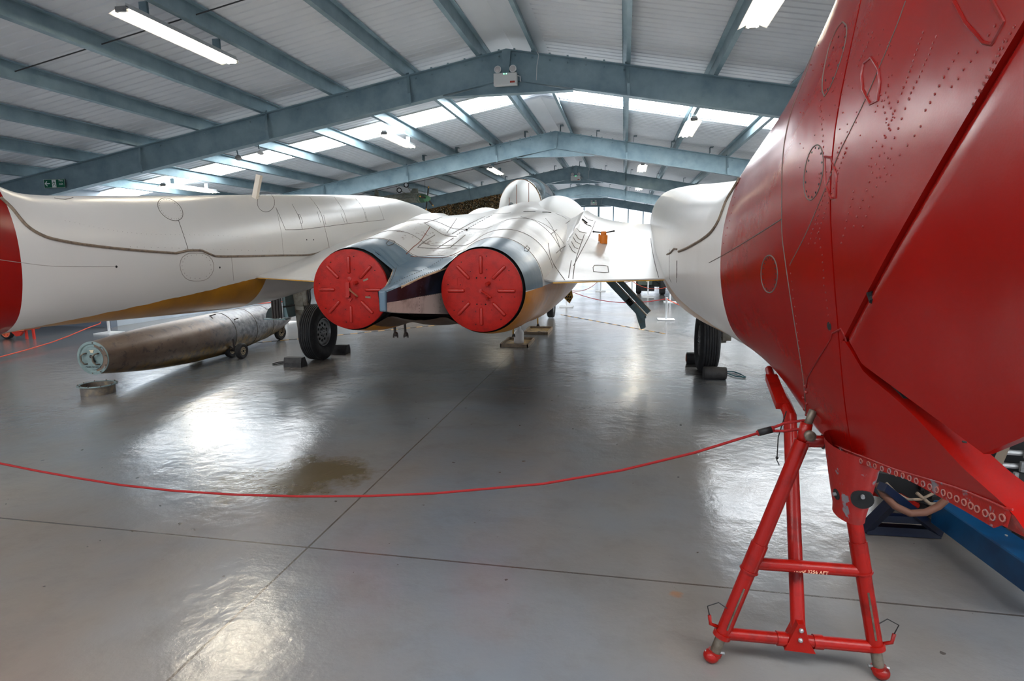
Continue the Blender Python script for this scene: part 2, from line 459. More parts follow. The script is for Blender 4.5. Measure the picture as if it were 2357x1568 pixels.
def paint_fuselage():
    m, nt, b = new_mat('fuselage_paint'); co = objco(nt); u, Y, z = sepxyz(nt, co)
    au = mathn(nt, 'ABSOLUTE', u)
    c = white_base(nt, co)
    # rubbed-off paint and dirt on top between the jet pipes
    top = mathn(nt, 'MULTIPLY', mathn(nt, 'LESS_THAN', au, .5), mathn(nt, 'LESS_THAN', Y, 6.6))
    top = mathn(nt, 'MULTIPLY', top, mathn(nt, 'GREATER_THAN', z, 1.4))
    sc_ = ramp(nt, noise(nt, co, 13, 6, .75, (1,.5,1)), .56, .62)
    c = mixc(nt, mathn(nt, 'MULTIPLY', mathn(nt, 'MULTIPLY', sc_, top), .8), c, srgb(112,86,72))
    sc2 = ramp(nt, noise(nt, co, 5, 6, .7, (1,.35,1)), .64, .72)
    c = mixc(nt, mathn(nt, 'MULTIPLY', sc2, .45), c, srgb(150,142,136))
    low = mathn(nt, 'LESS_THAN', z, mathn(nt, 'MULTIPLY_ADD', Y, .03, 1.12))
    yel = mathn(nt, 'MULTIPLY', low, mathn(nt, 'LESS_THAN', Y, 5.95))
    # yellow fading forward
    yf = mathn(nt, 'MULTIPLY', low, ramp(nt, mathn(nt, 'ADD', Y, mathn(nt, 'MULTIPLY', mathn(nt, 'SUBTRACT', noise(nt, co, 4, 4), .5), .8)), 8.3, 7.0))
    c = mixc(nt, yf, c, srgb(200,124,0))
    soot = mathn(nt, 'MULTIPLY', mathn(nt, 'MULTIPLY', low, ramp(nt, noise(nt, co, 6, 5, .7, (1,1,.4)), .56, .70)), .4)
    c = mixc(nt, soot, c, srgb(96,66,30))
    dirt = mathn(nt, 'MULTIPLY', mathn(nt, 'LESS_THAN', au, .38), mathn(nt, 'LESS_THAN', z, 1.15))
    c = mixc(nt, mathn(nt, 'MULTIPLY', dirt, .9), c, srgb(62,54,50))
    gr = mathn(nt, 'MULTIPLY', mathn(nt, 'LESS_THAN', Y, 5.0), mathn(nt, 'GREATER_THAN', z, 1.265))
    c = mixc(nt, gr, c, mixc(nt, ramp(nt, noise(nt, co, 4, 4), .4, .7), srgb(84,104,118), srgb(98,114,124)))
    nt.links.new(c, b.inputs['Base Color'])
    r = mathn(nt, 'ADD', mathn(nt, 'MULTIPLY', ramp(nt, noise(nt, co, 4, 4, .6), .3, .7), .04), .285)
    nt.links.new(r, b.inputs['Roughness']); nt.links.new(mathn(nt, 'MULTIPLY_ADD', yf, -.30, .42), b.inputs['Specular IOR Level'])
    bump(nt, b, noise(nt, co, 3.5, 3, .5), .2, .03)
    return m
M_boom = paint_boom(); M_fus = paint_fuselage()
def plain_white():
    m, nt, b = new_mat('wing_paint'); co = objco(nt)
    nt.links.new(white_base(nt, co), b.inputs['Base Color']); b.inputs['Roughness'].default_value = .28
    bump(nt, b, noise(nt, co, 5, 3, .5, (1,.4,1)), .35, .02); return m
M_wing = plain_white(); M_fair = simple('canopy_fairing_white', srgb(226,226,224), .5)
M_red = simple('red_paint', srgb(122,7,2), .36, 0, srgb(104,8,3), 3, bumps=.1, bscale=40)
M_redchip = simple('chipped_red_paint', srgb(136,12,4), .42, 0, srgb(104,100,104), 22, .60, .64, bumps=.12, bscale=60)
M_cover = simple('red_cover_paint', srgb(156,17,4), .5, 0, srgb(128,12,5), 20, bumps=.25, bscale=220, spec=.3)
M_cover2 = simple('red_cover_ridge', srgb(156,24,12), .42)
M_seam = simple('dark_seam', srgb(92,84,76), .7)
M_seam_lt = simple('faint_seam', srgb(150,142,134), .7)
M_gap = simple('black_gap', srgb(14,12,12), .8)
M_seal = simple('brown_seal', srgb(128,110,92), .7, 0, srgb(84,72,62), 30)
M_rust = simple('rusty_seam', srgb(132,76,52), .8)
M_blue = simple('slate_blue_paint', srgb(84,104,118), .35, 0, srgb(104,116,122), 9, .5, .7, bumps=.1)
M_navy = simple('dark_navy_paint', srgb(38,42,56), .4, 0, srgb(24,20,24), 7, .45, .6)
M_pale = simple('bare_pale_metal', srgb(196,176,166), .45, .15, srgb(150,130,118), 10, .5, .75)
M_pale2 = simple('scraped_primer', srgb(190,162,132), .6, 0, srgb(120,96,74), 14)
M_dirty = simple('dirty_underside', srgb(66,58,54), .5, .2, srgb(34,30,30), 5)
M_ggrey = simple('blue_grey_gear_paint', srgb(112,136,140), .5, .1, srgb(116,110,98), 7, .5, .75, bumps=.1)
M_ggreen = simple('dark_green_recess', srgb(44,54,52), .6)
M_legg = simple('dirty_grey_leg', srgb(120,116,106), .5, .1, srgb(78,64,48), 9)
M_rim = simple('grey_wheel_metal', srgb(150,150,150), .4, .5, srgb(96,96,96), 12)
M_hole = simple('dark_hole', srgb(10,10,12), .9)
M_yellow = simple('yellow_paint', srgb(212,158,60), .5, 0, srgb(180,128,48), 10)
M_orange = simple('orange_paint', srgb(206,112,14), .45)
M_glass, nt_, b_ = new_mat('clear_canopy')
b_.inputs['Base Color'].default_value = (.86,.92,.97,1); b_.inputs['Roughness'].default_value = .05
b_.inputs['Transmission Weight'].default_value = 1.0; b_.inputs['IOR'].default_value = 1.08
b_.inputs['Coat Weight'].default_value = .6

plane = thing('jet_aircraft', 'white twin-boom jet aircraft with red tail fin filling the hangar, seen from behind', 'aircraft', AO)

def smooth1(A, k, it=1):
    A = A.copy()
    for _ in range(it):
        for _k in range(k):
            A[1:-1] = .25*A[:-2]+.5*A[1:-1]+.25*A[2:]
    return A
def absorb(dst, g, mat):
    if mat not in dst.mats: dst.mats.append(mat)
    dst.add(g.v, g.f, dst.mats.index(mat))
class Surf:
    def __init__(s, mbs):
        V = []; F = []
        for m in mbs:
            b = len(V); V += m.v; F += [tuple(b+i for i in f) for f in m.f]
        s.t = BVHTree.FromPolygons(V, F)
    def hit(s, px, py):
        d = pray(px, py).normalized(); h = s.t.ray_cast(CAMLOC, d)
        if h[0] is None: return None
        n = h[1]
        if n.dot(d) > 0: n = -n
        return h[0], n
def dens(pts, step=9, curve=True):
    P = [np.array(p, float) for p in pts]; out = []
    for i in range(len(P)-1):
        p0 = P[max(0,i-1)]; p1 = P[i]; p2 = P[i+1]; p3 = P[min(len(P)-1,i+2)]
        k = max(1, int(np.linalg.norm(p2-p1)/step))
        for j in range(k):
            t = j/k
            if curve and len(P) > 2:
                out.append(.5*((2*p1)+(-p0+p2)*t+(2*p0-5*p1+4*p2-p3)*t*t+(-p0+3*p1-3*p2+p3)*t**3))
            else: out.append(p1+(p2-p1)*t)
    out.append(P[-1]); return out
def seam(mb, surf, pts, r=.003, off=0.0, curve=True, step=9, n=6, mi=0, closed=False):
    run = []; last = None
    for p in dens(pts, step, curve):
        h = surf.hit(*p)
        if h is None or (last is not None and (h[0]-last).length > .35):
            if len(run) > 1: mb.tube(run, r, n, mi)
            run = []
        if h is not None: run.append(h[0]+h[1]*off); last = h[0]
    if len(run) > 1: mb.tube(run, r, n, mi)
def oval(cx, cy, rx, ry, ang=0, n=28):
    a = math.radians(ang); return [(cx+rx*math.cos(t)*math.cos(a)-ry*math.sin(t)*math.sin(a), cy+rx*math.cos(t)*math.sin(a)+ry*math.sin(t)*math.cos(a)) for t in [2*PI*k/n for k in range(n+1)]]
def rivet(mb, surf, px, py, r=.004, h=.0015, mi=0):
    q = surf.hit(px, py)
    if q is None: return
    mb.lathe(q[0]-q[1]*.001, q[1], [(0, r), (h+.0006, r*.85), (h+.001, r*.3)], 8, mi)

# ------------------------------------------------------------------ booms with fins (built once for each side)
TT = (1-np.cos(np.linspace(0, PI, 45)))/2
def ES(zb, zt, w, n=2.3):
    z = zb+(zt-zb)*TT; c = (zb+zt)/2; h = (zt-zb)/2
    ww = w*np.clip(1-np.abs((z-c)/h)**n, 0, 1)**(1/n); return (zb, zt, ww)
def CS(zb, zt, pts):
    z = zb+(zt-zb)*TT; zs = [p[0] for p in pts]; ws = [p[1] for p in pts]
    ww = np.interp(z, zs, ws); ww = smooth1(ww, 6)
    edge = np.clip((zt-z)/.09, 0, 1); ww = ww*np.where(edge < 1, np.sqrt(np.clip(1-(1-edge)**2, 0, 1)), 1)
    return (zb, zt, ww)
ST = [(12.78, ES(1.94,1.98,.02)), (12.7, ES(1.82,2.09,.10)), (12.45, ES(1.70,2.2,.18)), (12.0, ES(1.58,2.31,.26)), (11.0, ES(1.50,2.41,.30)),
      (10.0, ES(1.43,2.45,.345)), (9.0, ES(1.33,2.42,.39)), (8.0, ES(1.2,2.35,.412)), (7.0, ES(1.09,2.27,.42)), (6.0, ES(1.0,2.185,.415)),
      (5.36, ES(.99,2.125,.415)), (4.5, ES(1.02,2.05,.41)), (4.0, ES(1.04,2.01,.375)), (3.6, ES(1.06,1.975,.33)), (3.3, ES(1.07,1.97,.30,2.5)),
      (3.11, CS(1.06,2.04,[(1.06,.04),(1.1,.13),(1.18,.214),(1.31,.252),(1.45,.278),(1.67,.274),(1.85,.235),(1.95,.2),(2.04,.15)])),
      (2.9, CS(1.02,2.17,[(1.02,.02),(1.1,.12),(1.3,.215),(1.5,.252),(1.75,.262),(1.95,.21),(2.08,.14),(2.17,.08)])),
      (2.7, CS(.975,2.27,[(.975,.02),(1.1,.10),(1.3,.18),(1.5,.225),(1.8,.24),(2.0,.19),(2.15,.11),(2.27,.06)])),
      (2.3, CS(.905,2.49,[(.905,.016),(1.07,.075),(1.41,.147),(1.7,.194),(1.88,.208),(2.1,.16),(2.3,.10),(2.49,.05)])),
      (1.96, CS(.925,2.68,[(.925,.014),(1.1,.055),(1.3,.085),(1.5,.115),(1.75,.15),(1.95,.15),(2.2,.115),(2.45,.08),(2.68,.05)])),
      (1.6, CS(1.012,2.87,[(1.012,.012),(1.2,.04),(1.62,.10),(1.9,.11),(2.3,.09),(2.6,.07),(2.87,.05)])),
      (1.2, CS(1.07,3.06,[(1.07,.012),(1.2,.03),(1.9,.09),(2.3,.085),(2.7,.07),(3.06,.05)])),
      (.6, CS(1.1,3.2,[(1.1,.012),(1.9,.05),(2.5,.075),(2.9,.06),(3.2,.045)])),
      (0.0, CS(1.1,3.2,[(1.1,.01),(1.9,.03),(3.1,.06),(3.2,.04)]))]
ST = ST[::-1]
SY = np.array([s[0] for s in ST]); SZB = np.array([s[1][0] for s in ST]); SZT = np.array([s[1][1] for s in ST]); SW = np.array([s[1][2] for s in ST])
YY = np.concatenate([np.linspace(0, 1.95, 40), np.linspace(1.97, 3.6, 56), np.linspace(3.65, 12.2, 120), np.linspace(12.22, 12.78, 18)])
AZB = np.interp(YY, SY, SZB); AZT = np.interp(YY, SY, SZT); AW = np.stack([np.interp(YY, SY, SW[:, j]) for j in range(45)], 1)
_i0 = 40
for A in (AZB, AZT): A[_i0:] = smooth1(A[_i0:], 10)
AW[_i0:] = smooth1(AW[_i0:], 10)
def sect(Y):
    return np.interp(Y, YY, AZB), np.interp(Y, YY, AZT), np.array([np.interp(Y, YY, AW[:, j]) for j in range(45)])
def halfw(Y, z):
    zb, zt, w = sect(Y); return float(np.interp((z-zb)/(zt-zb), TT, w))
HB, CB = (1.93, 1.325), (1.33, 1.15)     # lower front and lower aft corner of the rudder (Y, z)
def hinge_z(Y): return HB[1]+(HB[0]-Y)*.93
def cut_z(Y): return float(np.interp(Y, [1.10, CB[0], 1.55, 1.82, HB[0]], [1.125, CB[1], 1.195, 1.25, HB[1]]))
def strip(mb, xb, Y, zlo, zhi, m=24, close=True):
    zs = zlo+(zhi-zlo)*(1-np.cos(np.linspace(0, PI, m)))/2
    w = np.array([halfw(Y, z) for z in zs]); return zs, w
def build_boom(side):
    xb = XC+side*2.38
    sgn = side
    body = MB(); idx = [i for i, y in enumerate(YY) if y >= 1.96]
    ring = []
    for i in idx:
        zs = AZB[i]+(AZT[i]-AZB[i])*TT; w = AW[i]
        R = [(xb-w[j], YY[i], zs[j]) for j in range(45)]+[(xb+w[j], YY[i], zs[j]) for j in range(43, 0, -1)]
        ring.append(R)
    P = np.array(ring); body.grid(P, cv=True)
    body.add(P[0].tolist(), [tuple(range(P.shape[1]))]); body.add(P[-1].tolist(), [tuple(range(P.shape[1]))[::-1]])
    # fixed fin above the hinge line
    up = []; 
    for Y in np.linspace(1.962, .25, 34):
        zl = hinge_z(Y)-.003; zh = np.interp(Y, SY, SZT)
        if zh-zl < .05: break
        zs, w = strip(body, xb, Y, zl, zh); up.append([(xb-w[j], Y, zs[j]) for j in range(24)]+[(xb+w[j], Y, zs[j]) for j in range(23, -1, -1)])
    U = np.array(up); body.grid(U, cv=True); body.add(U[-1].tolist(), [tuple(range(48))]); 
    # lower piece under the rudder, running back to the rounded tip
    lo = []
    for Y in np.linspace(1.962, 1.12, 26):
        zl = np.interp(Y, YY, AZB); zh = cut_z(Y)-.012
        if Y < 1.2:
            q = (1.2-Y)/.085; q = min(q, .97); c = (zl+zh)/2; h = (zh-zl)/2*math.sqrt(1-q*q); zl, zh = c-h, c+h
        w = [max(.016, .045*(1-(Y-1.12)*.3)*(.55+.45*k/11)) for k in range(12)]
        zs = np.linspace(zl, zh, 12)
        bl = min(1, max(0, (Y-1.5)/.46)); bl = bl*bl*(3-2*bl)
        w = [w[k]*(1-bl)+halfw(max(Y,1.9), zs[k])*bl for k in range(12)]
        lo.append([(xb-w[k], Y, zs[k]) for k in range(12)]+[(xb+w[k], Y, zs[k]) for k in range(11, -1, -1)])
    L = np.array(lo); body.grid(L, cv=True); body.add(L[-1].tolist(), [tuple(range(24))])
    body.mats = [M_boom]
    # rudder
    rd = MB(); ns, nt2 = 26, 24; ring = []
    topz = 2.95
    for i in range(ns):
        s = i/(ns-1)
        hf = np.array([HB[0]-.002-(topz-HB[1])/.93*s, HB[1]+(topz-HB[1])*s]); tf = np.array([CB[0]-(topz-CB[1])/.72*s, CB[1]+.015+(topz-CB[1])*s])
        row = []
        for j in range(nt2):
            t = j/(nt2-1); q = hf*(1-t)+tf*t
            if i == 0: q[1] = cut_z(q[0])+.010+.012*t
            wh = halfw(hf[0]+.015, hf[1])-.004; w = wh*(1-t)+.008*t
            w *= math.sqrt(max(0, 1-(1-min(1, t/.03))**2))*.12+.88
            row.append((q[0], q[1], w))
        ring.append([(xb-w, y, z) for y, z, w in row]+[(xb+w, y, z) for y, z, w in row[::-1]])
    Rr = np.array(ring); rd.grid(Rr, cv=True); rd.add(Rr[0].tolist(), [tuple(range(2*nt2))]); rd.add(Rr[-1].tolist(), [tuple(range(2*nt2))[::-1]])
    rd.mats = [M_boom]
    # dark hinge shroud inside the gap
    gp = MB(); 
    a = Vector((xb, HB[0]+.05, HB[1]+.02)); b = Vector((xb, HB[0]-1.6+.05, HB[1]+1.6*.93+.02))
    gp.bar(a, b, .12, .06, up=(0,1,1)); gp.bar((xb, HB[0]+.02, HB[1]-.02), (xb, CB[0]+.25, CB[1]+.008), .05, .03)
    gp.build('hinge_shroud', M_gap, plane)
    return body, rd
bR, rR = build_boom(1)
bL, rL = build_boom(-1)

# ------------------------------------------------------------------ fuselage: two jet pipes blended into a centre body
FT = [ # Y, lobe offset, radius, z, centre half-width, half-height, z
 (4.52,.546,.340,1.268,.38,.20,1.22),(4.62,.546,.364,1.268,.40,.22,1.21),(5.0,.546,.41,1.27,.5,.31,1.22),(5.5,.546,.46,1.32,.55,.385,1.255),(6.0,.54,.53,1.35,.6,.47,1.28),
 (7.0,.53,.575,1.40,.7,.56,1.38),(8.0,.52,.60,1.45,.8,.66,1.40),(9.0,.50,.62,1.50,.82,.77,1.45),(10.0,.45,.6,1.55,.8,.86,1.5),
 (11.0,.38,.52,1.52,.74,.90,1.53),(12.0,.3,.45,1.5,.70,.88,1.53),(13.5,.25,.40,1.5,.64,.78,1.5),(15.0,.2,.32,1.45,.55,.64,1.45),(16.5,.1,.2,1.4,.38,.44,1.4),
 (17.5,.03,.08,1.36,.15,.18,1.36),(17.8,.0,.02,1.35,.02,.02,1.35)]
FTA = np.array(FT)
def fpar(Y): return [np.interp(Y, FTA[:,0], FTA[:,k]) for k in range(1, 7)]
def smin(a, b, k):
    h = np.clip(.5+.5*(b-a)/k, 0, 1); return b*(1-h)+a*h-k*h*(1-h)
def fsdf(Y, par, u, z):
    a, r, zl, wc, hc, zc = par
    d1 = np.hypot(np.abs(u)-a, z-zl)-r
    d2 = (np.sqrt((u/wc)**2+((z-zc)/hc)**2)-1)*min(wc, hc)
    return smin(d1, d2, .10)
NTH = 160
def fsection(Y, par):
    th = np.linspace(0, 2*PI, NTH, endpoint=False)
    # denser near the sides of the pipes
    c, s = np.cos(th), np.sin(th); zc = par[5]*.5+par[2]*.5
    lo = np.zeros(NTH)+.001; hi = np.zeros(NTH)+2.2
    rr = np.linspace(2.2, .001, 500)
    U = rr[:,None]*c[None]; Z = zc+rr[:,None]*s[None]
    D = fsdf(Y, par, U, Z) < 0
    first = np.argmax(D, 0); r0 = rr[first]; r1 = rr[np.maximum(first-1, 0)]
    for _ in range(18):
        m = (r0+r1)/2; ins = fsdf(Y, par, m*c, zc+m*s) < 0
        r0 = np.where(ins, m, r0); r1 = np.where(ins, r1, m)
    return np.stack([XC+r0*c, np.full(NTH, Y), zc+r0*s], 1)
fY = np.concatenate([np.linspace(4.52, 9, 96), np.linspace(9.1, 17.8, 60)])
pars = np.array([fpar(y) for y in fY]); pars = smooth1(pars, 14)
fus = MB(); FS = np.array([fsection(y, pars[i]) for i, y in enumerate(fY)])
fus.grid(FS, cv=True); fus.add(FS[-1].tolist(), [tuple(range(NTH))])
fus.mats = [M_fus]
# dark recess behind each cover
for sd in (-1, 1):
    rc_ = MB(); rc_.lathe((XC+sd*.546, 4.50, 1.268), (0,1,0), [(0,.305),(0,.318),(.10,.328),(.10,.305)], 64, closed=True)
    rc_.build('jet_pipe_shroud', M_hole, plane, smooth=True, auto=40)
_k = int(np.argmin(np.abs(fY-5.25))); rc_ = MB(); rc_.prism([(XC+(p[0]-XC)*.97, 5.25, 1.27+(p[2]-1.27)*.97) for p in FS[_k]], (0,.03,0)); rc_.build('rear_bulkhead', M_hole, plane)
for sd in (-1, 1): rc_ = MB(); rc_.lathe((XC+sd*.546, 4.60, 1.268), (0,1,0), [(0,0),(0,.345),(.03,.345),(.03,0)], 48); rc_.build('jet_pipe_end', M_hole, plane)
# tail fairing between the pipes, ending in a blunt beak
def tf(Y):
    top = np.interp(Y, [3.83,4.04,4.3,4.6,5.0], [1.31,1.335,1.385,1.43,1.53]); bot = np.interp(Y, [3.83,4.04,4.3,4.98,5.2], [1.165,1.135,1.10,1.02,.96])
    wt = np.interp(Y, [3.83,4.04,4.3,4.6,4.8,5.0], [.035,.06,.125,.22,.30,.36]); wb = np.interp(Y, [3.83,4.04,4.3,4.6,5.0,5.3], [.028,.042,.08,.15,.26,.3])
    return top, bot, wt, wb
tfm = MB(); tY = np.linspace(3.83, 5.3, 26)
def tring(Y, z0f, z1f, cap=None):
    top, bot, wt, wb = tf(Y); out = []
    return top, bot, wt, wb
# top skin
P = np.zeros((26, 13, 3))
for i, Y in enumerate(tY):
    top, bot, wt, wb = tf(Y)
    for j in range(13):
        q = -1+2*j/12; P[i,j] = (XC+q*wt, Y, top-.012+.012*(1-q*q)+max(0,(abs(q)-.6))*.25*wt)
tfm.grid(P)
# side skins: dark band over a pale band
for sd in (-1, 1):
    for (f0, f1, mi) in ((1.0, .45, 1), (.45, 0.0, 2)):
        Q = np.zeros((26, 5, 3))
        for i, Y in enumerate(tY):
            top, bot, wt, wb = tf(Y)
            for j in range(5):
                f = f0+(f1-f0)*j/4; zz = bot+(top+.1*wt-.012-bot)*f; ww = wb+(wt-wb)*(f**2.2)
                mi_ = mi
                Q[i,j] = (XC+sd*ww, Y, zz)
        tfm.grid(Q, mi=mi, flip=(sd > 0))
Q = np.zeros((26, 3, 3))
for i, Y in enumerate(tY):
    top, bot, wt, wb = tf(Y)
    for j in range(3): Q[i,j] = (XC+(j-1)*wb, Y, bot)
tfm.grid(Q, mi=2)
tfm.mats = [M_blue, M_navy, M_pale]
# beak cap
g = MB(); g.hexa([(XC-.034,3.97,1.145),(XC+.034,3.97,1.145),(XC+.022,3.815,1.165),(XC-.022,3.815,1.165)][::-1], [(XC-.046,3.97,1.325),(XC+.046,3.97,1.325),(XC+.026,3.815,1.310),(XC-.026,3.815,1.310)][::-1])
bk = g.build('beak_cap', M_blue, plane); mod = bk.modifiers.new('b', 'BEVEL'); mod.width = .012; mod.segments = 3
# pale chipped strip along the top edge, rows of rivets
g = MB(); rv = MB()
for sd in (-1, 1):
    pts = []
    for Y in np.linspace(4.03, 4.9, 20):
        top, bot, wt, wb = tf(Y); pts.append((XC+sd*(wt+.001), Y, top+.1*wt-.018))
    g.tube(pts, [.006+.004*random.random() for _ in pts], 6)
    for Y in np.linspace(4.05, 4.9, 34):
        top, bot, wt, wb = tf(Y); rv.sphere((XC+sd*(wt-.02), Y, top-.004+.06*wt), .003, 4)
        rv.sphere((XC+sd*(wb+(wt-wb)*.45**2.2+.002), Y, bot+(top+.1*wt-bot)*.43), .003, 4)
    for Yc in (4.32, 4.62):
        for k in range(12):
            f = .05+.9*k/11; top, bot, wt, wb = tf(Yc); rv.sphere((XC+sd*(wb+(wt-wb)*f**2.2+.001), Yc, bot+(top+.1*wt-bot)*f), .003, 4)
for k in range(22): 
    Y = 4.1+.8*k/21; top, bot, wt, wb = tf(Y); rv.sphere((XC-.02+.12*(k/21), Y, top+.002), .003, 4)
absorb(tfm, g, M_pale2); absorb(tfm, rv, M_seam); tfm.build('tail_fairing', tfm.mats, plane, smooth=True, auto=40)
# ------------------------------------------------------------------ inner wings
def zup(d): return np.interp(d, [0,.3,1,1.5,2,2.5,3,3.5,4,4.8,5.3,5.5], [0,.05,.17,.27,.375,.465,.535,.58,.60,.53,.38,.14])
def zlow(d): return np.interp(d, [0,1,2,3,4,5.5], [-.012,-.03,-.04,-.02,.03,.13])
wingm = []
for sd in (-1, 1):
    g = MB(); us = np.concatenate([np.linspace(.60, 1.3, 26), np.linspace(1.33, 2.12, 14)]); ds = 5.5*(1-np.cos(np.linspace(0, PI, 70)))/2
    P = np.zeros((len(us), 70, 3)); Q = P.copy()
    for i, u in enumerate(us):
        yte = 4.85+(max(u, 1.06)-1.06)*.56+max(0, 1.06-u)*2.2
        for j, d in enumerate(ds):
            Y = yte+d
            ur = .98+.12*np.clip((Y-5)/2, 0, 1)
            fl = .12*math.exp(-abs(u-ur)/.17)*np.clip((d-.3)/2.4, 0, 1) + .09*(1.97-max(u, ur))*np.clip(d/3, 0, 1) - .5*max(0, .9-u)
            fb = .02*math.exp(-(1.97-min(u,1.97))/.06)*np.clip(d/1.2, 0, 1)
            P[i,j] = (XC+sd*u, Y, 1.325+zup(d)+fl+fb); Q[i,j] = (XC+sd*u, Y, 1.325+zlow(d))
    g.grid(P); g.grid(Q, flip=True)
    g.add([tuple(P[i,0]) for i in range(len(us))]+[tuple(Q[i,0]) for i in range(len(us))], [(i, i+1, len(us)+i+1, len(us)+i) for i in range(len(us)-1)])
    g.build('inner_wing', M_wing, plane, smooth=True, auto=40); wingm.append(g)
# yellow lip under the trailing edge
for sd in (-1, 1):
    g = MB(); g.bar((XC+sd*1.06, 4.86, 1.308), (XC+sd*1.98, 5.38, 1.308), .02, .008); g.build('trailing_edge_strip', M_yellow, plane)

# ------------------------------------------------------------------ canopy, hatch fairing, antennas
def ellipsoid(mb, c, r, y0, y1, zmin, n=40, m=40, mi=0, rot=0):
    ys = np.linspace(y0, y1, n); P = []
    for y in ys:
        k = math.sqrt(max(1e-4, 1-((y-c[1])/r[1])**2)); row = []
        for j in range(m):
            a = PI*j/(m-1); row.append((c[0]+r[0]*k*math.cos(a), y, c[2]+r[2]*k*math.sin(a)))
        P.append(row)
    mb.grid(np.array(P), mi=mi)
CN = (-1.90, 12.7, 2.26)
g = MB(); ellipsoid(g, CN, (.52, 2.7, .74), 10.02, 10.95, 0); g.build('canopy_rear_fairing', M_fair, plane, smooth=True)
g = MB(); ellipsoid(g, CN, (.52, 2.7, .74), 10.97, 15.35, 0)
cano = g.build('canopy_bubble', M_glass, plane, smooth=True); sm = cano.modifiers.new('s', 'SOLIDIFY'); sm.thickness = .012
g = MB(); k_ = math.sqrt(1-((10.96-12.7)/2.7)**2)
g.tube([(CN[0]+.52*k_*math.cos(a), 10.96, CN[2]+.74*k_*math.sin(a)) for a in np.linspace(0, PI, 30)], .012, 6); g.build('canopy_frame', simple('amber_frame', srgb(190,160,130), .5), plane)
g = MB(); g.box((CN[0], 12.2, 2.42), (.36, .25, .5)); g.tube([(CN[0]-.12,12.2,2.62),(CN[0]-.12,12.2,2.8),(CN[0]+.12,12.2,2.8),(CN[0]+.12,12.2,2.62)], .03, 8)
g.build('ejection_seat', M_dirty, plane)
g = MB(); ellipsoid(g, (-2.78, 12.2, 1.85), (.46, 1.6, .56), 10.62, 13.78, 0); g.build('intake_top_fairing', M_fair, plane, smooth=True)
g = MB(); ellipsoid(g, (-1.22, 11.6, 1.75), (.60, 2.6, .80), 9.02, 13.98, 0); g.build('observer_hatch_fairing', M_fair, plane, smooth=True)
fa = Surf([fus]+wingm)
for (px, py0, py1, r) in ((1189, 459, 425, .006), (1217, 459, 421, .006), (1172, 465, 455, .006)):
    h = None
    while h is None: h = fa.hit(px, py0); py0 += 2
    g = MB(); a = h[0]; b = atY(px, py1, a.y); g.tube([a, b], r, 6); g.build('whip_antenna', simple('copper_rod', srgb(150,104,88), .5), plane)
g = MB(); bS = Surf([bL]); h = bS.hit(587, 456); a = h[0]; t = atY(597, 403, a.y); d = (t-a)
g.bar(a-d*.05, t, .05, .045, up=(0,1,0)); ant = g.build('blade_antenna', simple('cream_plastic', srgb(222,208,190), .5), plane)

# ------------------------------------------------------------------ seams, rivets and panels on the skin
SB = Surf([bL]); SR = Surf([bR, rR]); SF = Surf([fus, tfm]+wingm)
g = MB()
seam(g, SB, [(0,455),(25,478),(60,519),(95,541),(130,552),(200,564),(300,575),(405,583)], .010, .004)
seam(g, SB, [(405,583),(418,580),(430,577),(465,577),(480,584),(495,590),(560,590),(640,588),(716,586),(757,572)], .010, .004)
absorb(bL, g, M_seal)
g = MB()
for pl in ([(635,478),(647,505),(657,529)], [(657,529),(696,528),(747,522),(800,515),(885,506)], [(713,454),(737,488),(750,535),(758,571)],
           [(690,453),(700,470),(690,528)] if False else [(672,470),(688,500),(696,528)], [(769,453),(790,485),(799,514)], [(814,453),(835,479),(843,509)], [(861,459),(873,476),(884,506)],
           [(411,508),(424,546),(434,578)]):
    seam(g, SB, pl, .0028)
seam(g, SB, oval(392,482,33,21,38), .0028); seam(g, SB, oval(612,466,20,22,0), .0028)
seam(g, SB, [(110,450),(125,456),(150,459),(168,455),(170,450)], .003)
for pts_ in ([(688,497),(686,494),(690,494),(697,511),(695,515),(692,513),(688,497)], [(730,487),(738,512)], [(745,495),(750,517)], [(785,492),(793,512)], [(840,488),(846,510)]):
    seam(g, SB, pts_, .0025)
absorb(bL, g, M_seam)
g = MB(); seam(g, SB, [(0,598),(51,605),(129,613),(268,614)], .0018); seam(g, SB, [(533,593),(538,646)], .0022)
seam(g, SB, [(436,583),(470,584),(488,598),(492,620),(480,640),(460,647),(435,645),(420,632),(414,610),(420,592),(436,583)], .003)
seam(g, SB, [(636,480),(648,540),(652,590)], .002)
absorb(bL, g, M_seam_lt)
g = MB()
for q in oval(392,482,29,17,38,24): rivet(g, SB, *q, r=.004)
for q in [(440,588),(466,588),(482,600),(486,620),(475,636),(460,641),(438,640),(425,629),(419,612),(425,596),(452,587),(475,593),(485,610),(482,629),(449,641),(430,635),(421,621),(421,603),(432,591)]: rivet(g, SB, *q, r=.004)
for k in range(40): rivet(g, SB, 150+k*11+random.uniform(-1,1), 508+k*1.3+10*math.sin(k/8), r=.0022)
for k in range(26): rivet(g, SB, 300+k*16, 568+k*.5, r=.003)
absorb(bL, g, M_seam_lt)
g = MB()
for q in ((268,614),(506,616),(706,552),(722,552)): rivet(g, SB, *q, r=.010, h=.002)
absorb(bL, g, M_hole)

